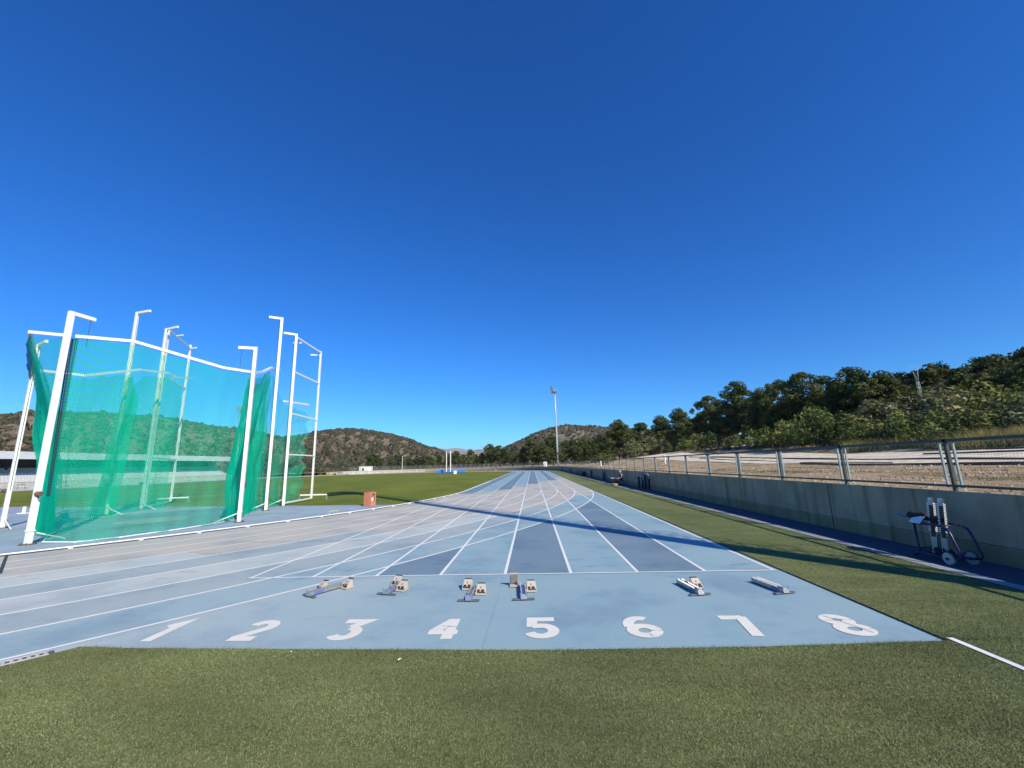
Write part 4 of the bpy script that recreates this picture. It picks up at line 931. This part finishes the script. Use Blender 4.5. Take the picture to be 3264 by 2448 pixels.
H1 = hill('left_hill', [(-75, 3.4), (-66, 4.6), (-58, 4.9), (-54, 5.2), (-52.4, 5.75), (-50.8, 5.8), (-47.9, 6.0), (-46, 5.9), (-43.5, 5.85), (-41.6, 5.6), (-39.5, 5.15), (-35.7, 4.75), (-32, 3.9), (-28, 2.2), (-24, .8)], 430, 260, -1, M_HILL, 3.0, 1)
H2 = hill('brown_hill', [(-36, 3.2), (-32, 3.8), (-29.1, 4.25), (-27.9, 4.6), (-25.6, 4.9), (-24.1, 5.0), (-21.4, 4.75), (-19.2, 4.35), (-16.3, 3.55), (-14.9, 2.85), (-13.2, 2.4), (-11.3, 1.6), (-9, .6), (-7, .2)], 520, 290, -1, M_HILL, 3.0, 2)
H3 = hill('grey_hill', [(-8, .7), (-6, 1.4), (-4.4, 2.05), (-3.2, 2.45), (-1.7, 3.1), (-.3, 3.75), (.9, 4.25), (2.1, 4.6), (3.3, 4.92), (4.45, 5.05), (7.5, 4.9), (10.5, 4.55), (14, 4.2), (20, 3), (26, 1)], 640, 360, -1, M_HILL2, 4.0, 3)
H4 = hill('blue_mountains', [(-22, 1.3), (-18, 2.0), (-15, 2.4), (-13.2, 2.55), (-11.6, 2.32), (-10.3, 2.47), (-8.6, 2.15), (-7.1, 2.2), (-5, 2.0), (-2, 1.6), (3, 1.0)], 5200, 1800, -5, M_MOUNT, 10.0, 4)
# scrub: thousands of small bushes on the rocky slopes, one mass per hill
ico = []
_bm = bmesh.new(); bmesh.ops.create_icosphere(_bm, subdivisions=1, radius=1.0); _iv = np.array([v.co[:] for v in _bm.verts]); _if = np.array([[v.index for v in f.verts] for f in _bm.faces]); _bm.free()
def scrub(name, H, n, smin, smax, label, pal, dens):
    na, nt_, _ = H.shape; VV, FF, CC = [], [], []; o = 0
    ntop = int(n * .10)
    for k in range(n):
        i = rng.uniform(0, na - 1.001)
        if k < ntop: t = 9.6 + rng.uniform(0, .6)
        else: t = rng.uniform(0, 10.2)
        a, b = int(i), int(t); u, v = i - a, t - b
        p = H[a, b] * (1-u) * (1-v) + H[a+1, b] * u * (1-v) + H[a, b+1] * (1-u) * v + H[a+1, b+1] * u * v
        d = dens(t / 10.0) + .42 * math.sin(i * .9 + t * .8) * math.sin(i * .37 - t * 1.3 + 1)
        if k >= ntop and rng.uniform() > d: continue
        s_ = rng.uniform(smin, smax) * (1.25 if rng.uniform() < .12 else .8)
        q = _iv * (1 + rng.normal(0, .22, (len(_iv), 1))) * np.array([s_, s_, s_ * rng.uniform(.6, 1.0)]) + p + np.array([0, 0, s_ * .35])
        VV.append(q); FF.append(_if + o); o += len(_iv); c = np.array(pal[rng.integers(0, len(pal))]) * rng.uniform(.7, 1.3); CC.append(np.repeat(c[None] * 1.0, len(_if), 0) * rng.uniform(.75, 1.25, (len(_if), 1)))
    return tag(link(name, npmesh(name, np.concatenate(VV), np.concatenate(FF), M_LEAF, np.concatenate(CC))), label, 'scrub', kind='stuff')
SCR = [(.060, .062, .030), (.075, .072, .038), (.045, .050, .028), (.090, .080, .046)]
scrub('scrub', H1, 16000, .7, 1.9, 'dark scrub dotting the rocky hill behind the stand and green net', SCR, lambda t: .36 + .25 * (t > .88) + .35 * (t < .25))
scrub('scrub', H2, 17000, .8, 2.1, 'dark scrub dotting the brown hill between the cage and the poles', SCR, lambda t: .34 + .28 * (t > .9) + .5 * (t < .35))
scrub('scrub', H3, 15000, .9, 2.4, 'dark scrub dotting the grey hill behind the far mast', SCR, lambda t: .46 + .2 * (t > .92))

# ------------------------------------------------------------------ grandstand across the field
gs = empty('grandstand', (-90, 70, 0)); tag(gs, 'covered grandstand with white roof edge and white seats across the field', 'grandstand')
class GB(MB):
    def build(s, *a, **k): s.v = [(x + 90, y - 70, z) for x, y, z in s.v]; return MB.build(s, *a, **k)
Y0, Y1 = 18, 119
b = GB(); b.box((-88.1, (Y0+Y1)/2, .55), (.3, Y1-Y0, 1.2))
for i in range(8): b.box((-88.9 - i * .85, (Y0+Y1)/2, .55 + i * .2), (.85, Y1-Y0, 1.1 + i * .4))
b.build('terrace', M_CONCR, gs)
GB().box((-96.4, (Y0+Y1)/2, 3.2), (.3, Y1-Y0, 6.4)).build('back_wall', M_DARKWALL, gs)
GB().box((-95.0, Y1 + .15, 3.1), (2.4, .3, 6.0)).build('end_wall', M_CONCR, gs)
b = GB(); b.box((-92.6, (Y0+Y1)/2, 6.62), (8.2, Y1-Y0+1.2, .18)); b.build('roof', M_ROOF, gs)
b = GB(); b.box((-88.45, (Y0+Y1)/2, 6.05), (.14, Y1-Y0+1.4, 1.36)); b.box((-92.6, Y1 + .75, 6.05), (8.2, .14, 1.36)); b.build('fascia', M_ROOF, gs)
for y in range(Y0 + 4, Y1, 9): GB().box((-94.4, y, 4), (.35, .35, 5.2)).build('column', M_DARKWALL, gs)
seat_mb = MB(); seat_mb.box((0, 0, .02), (.40, .42, .05)); seat_mb.box((-.20, 0, .25), (.05, .42, .42))
first = None; rest = GB()
for r_ in range(4):
    for k in range(190):
        y = Y0 + 3 + k * .51; x = -88.75 - r_ * .85; z = 1.22 + r_ * .4
        if r_ < 3 and 56.5 < y < 73.3:
            if first is None: first = seat_mb.build('seat', M_SEAT, gs, bevel=0); o = first
            else: o = first.copy(); COL.objects.link(o)
            o.location = (x + 90, y - 70, z)
        else: rest.box((x, y, z + .02), (.40, .42, .05)); rest.box((x - .20, y, z + .25), (.05, .42, .42))
o = rest.build('seat_row', M_SEAT, gs, fix=False); o['kind'] = 'stuff'
b = MB()
for y in (60.5, 64.2, 71.0, 79.0, 90.0, 101.0):
    t = empty('field_bench', (-86.9, y, 0)); tag(t, 'small white frame bench in front of the grandstand', 'bench', 'benches in front of the grandstand')
    b = MB(); b.box((0, 0, .45), (.4, 1.3, .06)); b.build('seat', M_WHITE, t); b = MB()
    for yy in (-.55, .55): b.bar((.15, yy, 0), (.15, yy, .42), .05); b.bar((-.15, yy, 0), (-.15, yy, .8), .05)
    b.bar((-.15, -.55, .8), (-.15, .55, .8), .06); b.build('frame', M_GALVDK, t)

# ------------------------------------------------------------------ far things
pv = empty('vault_mat', (-21.3, 128.5, .03), R(12)); tag(pv, 'bright blue pole vault landing mat on the far edge of the field', 'landing mat')
MB().box((1.0, 0, .55), (7.4, 5.4, 1.05)).build('mat', M_MAT, pv, bevel=.12)
for sy in (-1, 1): MB().add([(-2.7, sy * .5, .02), (-2.7, sy * 2.6, .02), (-5.0, sy * 2.3, .02), (-5.0, sy * .9, .02), (-2.7, sy * .5, 1.0), (-2.7, sy * 2.6, 1.0), (-4.6, sy * 2.2, .75), (-4.6, sy * .95, .75)], [(0,1,2,3),(4,5,6,7),(0,1,5,4),(1,2,6,5),(2,3,7,6),(3,0,4,7)]).build('front_wedge', M_MAT, pv, bevel=.06)
MB().box((1.0, 0, 1.10), (7.2, 5.2, .05)).build('top_cover', paint('lighter_blue_cover', (.05, .27, .70), .5, .15, 2), pv)
for i, (az, lab) in enumerate(((-11.62, 'left white pole vault upright in front of the blue mat'), (-11.08, 'right white pole vault upright in front of the blue mat'))):
    x, y = 5.455 + 134 * math.sin(R(az)), -8.18 + 134 * math.cos(R(az)); t = empty('vault_upright', (x, y, .03)); tag(t, lab, 'vault upright', 'vault uprights')
    MB().box((0, 0, 3.4), (.24, .24, 6.8)).build('mast', M_WHITE, t); MB().box((0, .3, .12), (.5, 1.3, .24)).build('base', M_BLUEST, t)
x, y = 5.455 + 104 * math.sin(R(-10.45)), -8.18 + 104 * math.cos(R(-10.45)); t = empty('marker_board', (x, y, .02)); tag(t, 'tiny white distance board standing on the grass before the blue mat', 'marker board')
MB().box((0, 0, .55), (.75, .08, .85)).build('panel', M_WHITE, t); b = MB(); b.bar((-.3, .1, 0), (-.3, 0, .5), .05); b.bar((.3, .1, 0), (.3, 0, .5), .05); b.build('leg', M_DKGREY, t)
for az, di, h, lab in ((-16.85, 176, 1.25, 'tallest orange cone by the far fence'), (-15.75, 168, .7, 'short squat orange cone by the far fence'), (-5.0, 137, .8, 'single reddish cone at the end of the infield grass')):
    x, y = 5.455 + di * math.sin(R(az)), -8.18 + di * math.cos(R(az)); t = empty('traffic_cone', (x, y, .02)); tag(t, lab, 'cone', 'cones on the far bend')
    MB().tube([(0, 0, .05), (0, 0, h)], [h * .30, h * .09], 14).build('body', M_CONE, t); MB().box((0, 0, .03), (h * .75, h * .75, .06)).build('base', M_CONE, t)
t = empty('electrical_cabinet', (*wp(.55, LS + 22), whh(LS + 22))); t.rotation_euler = (0, 0, .3); tag(t, 'white cabinet on the far wall beside the mast', 'cabinet')
MB().box((0, 0, .75), (1.25, .6, 1.5)).build('body', M_SHEET, t, bevel=.02); b = MB(); b.box((0, -.305, .95), (.5, .012, .09)); b.box((0, -.305, .55), (.10, .012, .8)); b.build('door_mark', M_DKGREY, t)
MB().box((0, 0, 1.53), (1.35, .7, .06)).build('roof', M_WHITE, t)
def pylon(az, di, z0, z1, label, wdt):
    x, y = 5.455 + di * math.sin(R(az)), -8.18 + di * math.cos(R(az)); t = empty('lattice_pylon', (x, y, z0)); tag(t, label, 'pylon'); H = z1 - z0
    b = MB()
    def wz(z): return wdt * (1 - .55 * z / H)
    for sx in (-1, 1):
        for sy in (-1, 1): b.bar((sx * wz(0), sy * wz(0), -1), (sx * wz(H * .78), sy * wz(H * .78), H * .78), wdt * .16)
    n = 14
    for i in range(n):
        za, zb = H * .78 * i / n, H * .78 * (i + 1) / n
        for q in range(4):
            c0 = ((-1, -1), (1, -1), (1, 1), (-1, 1)); a, c = c0[q], c0[(q + 1) % 4]; b.bar((a[0] * wz(za), a[1] * wz(za), za), (c[0] * wz(zb), c[1] * wz(zb), zb), wdt * .10)
    b.build('tower', M_GALV, t)
    b = MB(); zc = H * .78
    for sx in (-1, 1):
        b.bar((sx * wz(zc), 0, zc), (sx * wdt * 2.4, 0, H), wdt * .14); b.bar((sx * wdt * 2.4, 0, H), (sx * wdt * 3.2, 0, H * .985), wdt * .10); b.bar((0, 0, zc + H * .03), (sx * wdt * 2.2, 0, H * .97), wdt * .09)
    b.bar((-wdt * 2.4, 0, H * .98), (wdt * 2.4, 0, H * .98), wdt * .10); b.build('crossarm', M_GALV, t)
pylon(42.5, 52, 3.0, 2 + 52 * math.tan(R(8.75)), 'pale lattice pylon rising above the scrub at the right', .13)
pylon(1.33, 330, -1, 2 + 330 * math.tan(R(2.0)), 'small white forked pylon between the dark far pines', 1.0)
for az, di, h, lab in ((9.2, 64, .75, 'short white marker post at the left end of the bank'), (17.3, 48, .9, 'white marker post standing on the gravel hump')):
    x, y = 5.455 + di * math.sin(R(az)), -8.18 + di * math.cos(R(az)); o = MB().cyl((0, 0, h / 2), .09, h, 10).cyl((0, 0, h + .02), .10, .05, 10).build('marker_post', M_WHITE); o.location = (x, y, terr_xy(x, y)); tag(o, lab, 'marker post')
x, y = 5.455 + 186 * math.sin(R(-17.4)), -8.18 + 186 * math.cos(R(-17.4)); t = empty('street_lamp', (x, y, .5)); tag(t, 'small white street lamp in front of the trees behind the far fence', 'street lamp')
b = MB(); b.tube([(0, 0, 0), (0, 0, 6.2), (.3, 0, 6.45), (1.3, 0, 6.5)], [.11, .09, .07, .06], 8); b.build('pole', M_WHITE, t); MB().box((1.5, 0, 6.48), (.7, .3, .16)).build('lamp_head', M_WHITE, t)
# low railing far left
t = empty('low_railing', (0, 0, 0)); tag(t, 'low pale grey railing along the far left bend', 'railing'); b = MB(); pr_ = None
for i, s_ in enumerate(np.arange(LS + 76, LS + 112, 3.0)):
    p = tp(11.2, s_); b.bar((*p, 0), (*p, 1.05), .09)
    if pr_:
        for z in (.25, .55, 1.02): b.bar((*pr_, z), (*p, z), .07, .10)
    pr_ = p
b.build('rails', M_SHEET, t)
t = empty('white_cabin', (5.455 + 196 * math.sin(R(-21.9)), -8.18 + 196 * math.cos(R(-21.9)), .3), R(20)); tag(t, 'low white block cabin at the left end of the far fence', 'cabin')
MB().box((0, 0, 1.3), (5.5, 3, 2.6)).build('body', M_SHEET, t); MB().box((0, 0, 2.66), (5.9, 3.4, .14)).build('roof', M_ROOF, t); MB().box((-1.2, -1.52, 1.0), (1.0, .06, 2.0)).build('door', M_GALVDK, t)

# ------------------------------------------------------------------ beside the track
ob = empty('orange_box', (-3.42, 14.60, .018), R(-20)); tag(ob, 'terracotta orange box with a white notice in its open side on the blue pad', 'box')
b = MB(); W, D, H = .46, .42, .72; tk = .035
b.box((0, D/2 - tk/2, H/2), (W, tk, H)); b.box((-W/2 + tk/2, 0, H/2), (tk, D, H)); b.box((0, 0, H - tk/2), (W - 2*tk - .004, D, tk)); b.box((0, 0, tk/2), (W - 2*tk - .004, D - tk, tk))
b.box((0, -D/2 + tk/2, H/2), (W - 2*tk - .004, tk, H - .004)); b.box((W/2 - tk/2, 0, .12), (tk, D - .084, .235)); b.box((W/2 - tk/2, -.155, .46), (tk, .05, .44)); b.box((W/2 - tk/2, .155, .46), (tk, .05, .44)); b.box((W/2 - tk/2, 0, H - .05), (tk, D - .1, .03))
b.build('body', M_ORANGE, ob, bevel=.008)
b = MB(); b.box((.13, 0, .44), (.012, .22, .38), tilt=('Y', -.10)); b.build('notice', M_SHEET, ob); b = MB(); b.box((.142, .0, .51), (.008, .12, .12), tilt=('Y', -.10)); b.box((.132, .02, .335), (.008, .12, .02), tilt=('Y', -.10)); b.box((.129, -.02, .30), (.008, .09, .016), tilt=('Y', -.10)); b.build('dark_print', M_DKGREY, ob)
yh = empty('mini_hurdle', (-3.5, 10.72, .02), R(40)); tag(yh, 'pale yellow low training hurdle standing on the blue pad by the kerb', 'hurdle')
b = MB(); b.tube([(-.2, -.1, .02), (-.2, .12, .02), (-.17, .12, .14), (.17, .12, .14), (.2, .12, .02), (.2, -.1, .02)], .015, 6); b.build('frame', M_YEL, yh, smooth=True)
t = empty('distance_peg', (-23.2, 14.6, .02)); tag(t, 'small white upside down T marker standing on the blue pad', 'marker'); MB().box((0, 0, .02), (.50, .25, .05)).build('base', M_WHITE, t); MB().box((0, 0, .20), (.11, .09, .36)).build('peg', M_WHITE, t)
for i, (x, y, a, lab) in enumerate(((4.02, -3.52, .9, 'pale curled leaf lying on the turf below the figure 4'), (2.75, -3.32, -.4, 'tiny pale curled scrap on the turf below the figure 3'))):
    o = MB().add([(-.03, -.008, 0), (0, -.014, .012), (.03, -.006, .004), (-.03, .006, .008), (0, .010, .018), (.03, .010, .010)], [(0, 1, 4, 3), (1, 2, 5, 4)]).build('fallen_leaf', M_SHEET, None); o.location = (x, y, .055); o.rotation_euler = (0, 0, a); o.scale = (.7 - .25 * i,) * 3; tag(o, lab, 'leaf')

# blue trolley and its load
ct = empty('equipment_trolley', (13.16, .45, .014)); tag(ct, 'dark blue tubular trolley with white wheels parked in the shade of the wall', 'trolley')
b = MB()
for x in (-.18, .18):
    b.tube([(x, .42, .06), (x, .30, .10), (x, -.28, .10), (x, -.47, .13), (x, -.52, .17), (x, -.50, .26), (x, -.40, .55), (x, -.35, .63), (x, -.26, .665), (x, .0, .67), (x, .30, .65)], .022, 8)
    b.tube([(x, .42, .02), (x, .30, .10), (x, .30, .65)], .022, 8)
for y, z in ((-.46, .14), (-.2, .10), (.1, .10), (.3, .10), (.30, .65), (0, .67), (-.22, .665)): b.tube([(-.18, y, z), (.18, y, z)], .014, 8)
b.tube([(-.18, .44, .17), (-.18, .30, .12), (-.18, .05, .12), (-.18, .05, .20), (-.18, .0, .20)], .011, 6); b.tube([(-.18, -.05, .12), (-.18, -.05, .20), (-.18, -.10, .20), (-.18, -.10, .10)], .011, 6)
b.tube([(-.18, .44, .16), (.18, .44, .16)], .012, 6)
b.build('frame', M_BLUEST, ct, smooth=True)
b = MB(); b.tube([(0, .28, .70), (0, .48, .735), (0, .70, .73), (0, .86, .76)], .016, 8); b.tube([(-.05, .3, .72), (-.05, .42, .75), (0, .50, .735)], .012, 6); b.build('handle', paint('bright_blue_steel', (.06, .06, .34), .3, .1, 8), ct, smooth=True)
for x in (-.20, .20):
    wo_ = MB(); wo_.cyl((x, -.30, .105), .105, .05, 24, 0, 'X'); o = wo_.build('wheel', paint('grey_white_wheel', (.42, .45, .45), .6, .15, 12), ct, bevel=.008); MB().cyl((x - .03, -.30, .105), .028, .02, 14, 0, 'X').build('hub', M_DKGREY, o)
    mb_ = MB(); mb_.tube([(x, -.42, .12), (x, -.40, .19), (x, -.30, .225), (x, -.20, .19), (x, -.16, .13)], .012, 6); mb_.build('mudguard', M_BLUEST, o)
for i, (x, y, lab) in enumerate(((13.10, .56, 'toothed alloy rail standing upright in the trolley, the left of two'), (13.12, .38, 'toothed alloy rail standing upright in the trolley, the right of two'))):
    t = empty('block_rail', (x, y, .125), R(20)); t.rotation_euler = (R(3), R(-5), R(139)); tag(t, lab, 'block rail', 'block rails in the trolley')
    b = MB(); b.box((0, 0, .52), (.075, .012, 1.04), 0, 1); b.box((-.037, .022, .52), (.006, .05, 1.0)); b.box((.037, .022, .52), (.006, .05, 1.0)); b.box((0, .01, .97), (.07, .012, .14)); b.box((0, .01, .16), (.07, .012, .30)); b.build('channel', [M_ALU, M_GALVDK], t)
    b = MB()
    for j in range(16):
        z = .42 + j * .034
        for sx in (-1, 1): b.add([(sx * .030, .048, z + .006), (sx * .062, .040, z - .012), (sx * .062, .040, z + .006), (sx * .030, .048, z + .024), (sx * .030, .066, z + .006), (sx * .030, .066, z + .024)], [(0, 1, 2, 3), (0, 4, 1), (3, 2, 5), (4, 5, 2, 1), (0, 3, 5, 4)])
    b.build('toothed_edge', M_WHITE, t)
t = empty('white_board', (13.0, .72, .70)); tag(t, 'white sheet clipped on a board lying tilted on the trolley', 'board')
b = MB(); b.box((0, -.02, .035), (.012, .24, .17), tilt=('Y', .75)); b.build('sheet', M_SHEET, t); b = MB(); b.box((.012, -.02, .032), (.012, .27, .20), tilt=('Y', .75)); b.build('backing', M_DKRED, t)
def lump(name, c, r, mat, seed, label, cat, parent=None):
    bm = bmesh.new(); bmesh.ops.create_icosphere(bm, subdivisions=3, radius=1); rs = random.Random(seed); ph = [rs.uniform(0, 6.28) for _ in range(4)]
    for v in bm.verts:
        k = 1 + .14 * math.sin(v.co.x * 4 + ph[0]) * math.sin(v.co.y * 5 + ph[1]) + .08 * math.sin(v.co.z * 9 + ph[2]); v.co = Vector((v.co.x * r[0] * k, v.co.y * r[1] * k, max(-r[2] * .8, v.co.z * r[2] * k)))
    me = bpy.data.meshes.new(name); bm.to_mesh(me); bm.free(); me.materials.append(mat); me.polygons.foreach_set('use_smooth', [True] * len(me.polygons)); o = link(name, me); o.location = c; tag(o, label, cat); return o
lump('sports_bag', (13.16, .82, .79), (.15, .22, .09), M_BLACK, 3, 'black bag lying on top of the trolley behind the white sheet', 'bag')
lump('padded_case', (13.2, .50, .76), (.13, .16, .07), M_BLACK, 5, 'black case on the trolley between the bag and the upright rails', 'case')
for i, (y, r_) in enumerate(((.62, .05), (.52, .06), (.40, .045), (.26, .05))):
    o = lump('weight_bag', (13.12, y, .185), (.05, r_, .07), M_BLACK, 20 + i, 'small black weight on the lower rack of the trolley', 'weight'); o['group'] = 'small black weights on the lower trolley rack'

# blue padded frames standing against the wall
def wall_frame(y0, y1, h0, h1, label, arch=True, double=False):
    yc = (y0 + y1) / 2; t = empty('exercise_station', (13.6, yc, .014)); tag(t, label, 'exercise station')
    for y, h in ((y0, h0), (y1, h1)):
        MB().box((0, y - yc, h / 2 + .02), (.14, .16, h - .02)).build('post', M_NAVY, t, bevel=.02)
        MB().box((0, y - yc, .02), (.30, .30, .03)).build('foot', M_GALVDK, t)
    if arch:
        b = MB(); m_ = (y1 - y0) / 2
        b.tube([(0, -m_ - .1, h0 * .8), (0, -m_ - .05, h0 + .02), (0, -m_ * .4, max(h0, h1) + .06), (0, m_ * .4, max(h0, h1) + .06), (0, m_ + .05, h1 + .02), (0, m_ + .12, h1 * .8)], .045, 8); b.build('arch', M_GALV, t, smooth=True)
    else: MB().bar((0, y0 - yc, h0 - .12), (0, y1 - yc, h1 - .12), .05).build('crossbar', M_GALVDK, t)
wall_frame(23.7, 24.8, .78, .86, 'navy padded frame with grey arched top against the wall, farther of the nearest pair')
wall_frame(22.0, 22.9, .98, 1.06, 'navy padded frame with grey arched top against the wall, nearest of all')
wall_frame(39.9, 41.1, 1.0, .98, 'navy padded two post frame against the wall beyond the table', False)
wall_frame(50.4, 51.0, .98, 1.0, 'narrow navy padded frame alone against the wall before the black bag', False)
wall_frame(63.5, 68.5, .92, .90, 'wide navy padded frame with arched top against the wall past the black bag')
wall_frame(82.2, 83.0, 1.0, 1.0, 'narrow navy frame against the wall about half way down the straight', False)
wall_frame(119.2 - 11, 120.1 - 11, .9, .95, 'small navy frame against the wall at the far end of the straight', False)
lump('kit_bag', (13.45, 58.2, .34), (.30, .42, .40), M_BLACK, 9, 'big black kit bag slumped at the foot of the wall', 'bag')

# folding table, mat, box and the seated person
t = empty('folding_table', (13.20, 32.7, .014)); tag(t, 'small folding table with a pale top beside the seated person', 'table')
MB().box((0, 0, .50), (.60, 1.1, .03)).build('table_top', M_SHEET, t)
for sx in (-1, 1):
    for sy in (-1, 1): MB().bar((sx * .27, sy * .50, 0), (sx * .27, sy * .47, .49), .03).build('leg', M_GALVDK, t)
o = MB().box((0, 0, .03), (.75, 2.6, .05)).build('ground_mat', paint('brown_mat', (.075, .038, .02), .9, .2, 5)); o.location = (13.15, 30.9, .014); tag(o, 'dark brown mat on the ground under the seated person', 'mat')
bx = empty('cardboard_box', (12.60, 29.4, .014), .1); tag(bx, 'open peach coloured cardboard box half in the sun at the edge of the path', 'box')
b = MB()
for c_, d_ in (((0, .34, .075), (.40, .02, .13)), ((0, -.34, .075), (.40, .02, .13)), ((.2, 0, .075), (.02, .66, .13)), ((-.2, 0, .075), (.02, .66, .13)), ((0, 0, .01), (.38, .66, .02))): b.box(c_, d_)
b.build('body', M_PEACH, bx); MB().box((.235, 0, .135), (.07, .6, .008), tilt=('Y', .5)).build('flap', M_PEACH, bx)
st = empty('low_stool', (13.42, 30.1, .014)); tag(st, 'low dark stool under the seated person', 'stool'); MB().box((0, 0, .40), (.36, .36, .05)).build('seat', M_NAVY, st)
for sx in (-1, 1):
    for sy in (-1, 1): MB().bar((sx * .15, sy * .15, 0), (sx * .14, sy * .14, .38), .03).build('leg', M_GALVDK, st)

def person(loc, rz, label):
    """seated figure: one skinned body, facing local +X"""
    t = empty('person', loc, rz); tag(t, label, 'person')
    J = {'pel': (0, 0, .50, .135), 'wst': (.02, 0, .62, .12), 'che': (.04, 0, .80, .135), 'nkb': (.05, 0, .93, .07), 'nek': (.06, 0, .985, .05), 'hd1': (.085, 0, 1.07, .082), 'hd2': (.085, 0, 1.145, .078)}
    E = [('pel', 'wst'), ('wst', 'che'), ('che', 'nkb'), ('nkb', 'nek'), ('nek', 'hd1'), ('hd1', 'hd2')]
    for s_, n_ in ((1, 'l'), (-1, 'r')):
        J.update({'sh' + n_: (.04, s_ * .17, .885, .058), 'el' + n_: (.10, s_ * .25, .66, .042), 'wr' + n_: (.30, s_ * .17, .565, .028), 'hn' + n_: (.37, s_ * .15, .545, .030),
                  'hp' + n_: (.06, s_ * .085, .48, .095), 'kn' + n_: (.42, s_ * .14, .49, .062), 'an' + n_: (.44, s_ * .15, .10, .040), 'hl' + n_: (.43, s_ * .15, .05, .042), 'to' + n_: (.60, s_ * .17, .04, .034)})
        E += [('nkb', 'sh' + n_), ('sh' + n_, 'el' + n_), ('el' + n_, 'wr' + n_), ('wr' + n_, 'hn' + n_), ('pel', 'hp' + n_), ('hp' + n_, 'kn' + n_), ('kn' + n_, 'an' + n_), ('an' + n_, 'hl' + n_), ('hl' + n_, 'to' + n_)]
        for q in range(5):
            fx = .445 - (.02 if q in (0, 3) else 0) - (.02 if q == 4 else 0); nm = f'f{q}{n_}'
            if q == 0: J[nm] = (.40, s_ * .105, .535, .010); E.append(('hn' + n_, nm)); continue
            J[nm] = (.41, s_ * (.128 + .014 * q), .540, .010); J[nm + 'b'] = (fx, s_ * (.126 + .015 * q), .515, .008); E += [('hn' + n_, nm), (nm, nm + 'b')]
    keys = list(J); me = bpy.data.meshes.new('body'); me.from_pydata([J[k][:3] for k in keys], [(keys.index(a), keys.index(b_)) for a, b_ in E], [])
    o = link('body', me, t); o.modifiers.new('skin', 'SKIN'); 
    for i, k in enumerate(keys): me.skin_vertices[0].data[i].radius = (J[k][3], J[k][3]); me.skin_vertices[0].data[i].use_root = (k == 'pel')
    sb = o.modifiers.new('sub', 'SUBSURF'); sb.levels = 1; sb.render_levels = 1
    bpy.context.view_layer.update(); dg = bpy.context.evaluated_depsgraph_get(); m2 = bpy.data.meshes.new_from_object(o.evaluated_get(dg)); o.modifiers.clear(); o.data = m2
    m2.materials.clear()
    for mt in (paint('dark_jersey', (.03, .035, .06), .8, .2, 12), paint('dark_trousers', (.018, .022, .05), .8, .2, 12), M_SKIN, paint('pale_sleeves', (.40, .41, .44), .8, .1, 12), M_DKGREY): m2.materials.append(mt)
    for p in m2.polygons:
        c = p.center; p.use_smooth = True
        if c.z > .965: k = 2
        elif c.z < .075: k = 4
        elif c.z < .16: k = 2
        elif c.x > .31 and c.z > .50 and abs(c.y) > .09 and c.z < .60 and c.x < .47 and c.z > .515 : k = 2
        elif c.z > .56 and (abs(c.y) > .15 or c.x > .2): k = 3
        elif c.z > .56: k = 0
        else: k = 1
        p.material_index = k
    b = MB(); hc = (.08, 0, 1.165)
    b.add([(hc[0] + .094 * math.cos(a) * math.cos(e), .090 * math.sin(a) * math.cos(e), hc[2] + .085 * math.sin(e)) for e in (0, .5, 1.0, 1.5) for a in np.linspace(0, 2 * np.pi, 14, endpoint=False)], [(j * 14 + i, j * 14 + (i + 1) % 14, (j + 1) * 14 + (i + 1) % 14, (j + 1) * 14 + i) for j in range(3) for i in range(14)])
    b.box((.19, 0, 1.168), (.12, .12, .012)); b.build('cap', M_SHEET, t, smooth=True)
    b = MB(); b.box((.170, -.03, 1.105), (.012, .024, .012)); b.box((.170, .03, 1.105), (.012, .024, .012)); b.build('eye', M_DKGREY, t)
    b = MB(); b.add([(.168, -.012, 1.075), (.168, .012, 1.075), (.192, 0, 1.070), (.166, 0, 1.11)], [(0, 1, 2), (0, 2, 3), (1, 3, 2)]); b.build('nose', M_SKIN, t)
    MB().box((.166, 0, 1.045), (.01, .04, .008)).build('mouth', M_DKRED, t)
    b = MB(); b.box((.07, .084, 1.09), (.03, .014, .045)); b.box((.07, -.084, 1.09), (.03, .014, .045)); b.build('ear', M_SKIN, t)
    return t
person((13.40, 30.1, .012), R(195), 'person in white cap and dark trousers sitting with hands on knees by the wall')

# ------------------------------------------------------------------ thin air between here and the far mountains
hz = MB().box((0, 3400, 126.8), (9000, 8600, 256)).build('haze', []); hm = bpy.data.materials.new('haze'); hm.use_nodes = True; ht = hm.node_tree; ht.nodes.clear()
ho = ht.nodes.new('ShaderNodeOutputMaterial'); hv = ht.nodes.new('ShaderNodeVolumePrincipled'); hv.inputs['Color'].default_value = (0.90, 0.92, 1.0, 1); hv.inputs['Density'].default_value = 0.00006
ht.links.new(hv.outputs[0], ho.inputs['Volume']); hz.data.materials.append(hm); tag(hz, kind='stuff')
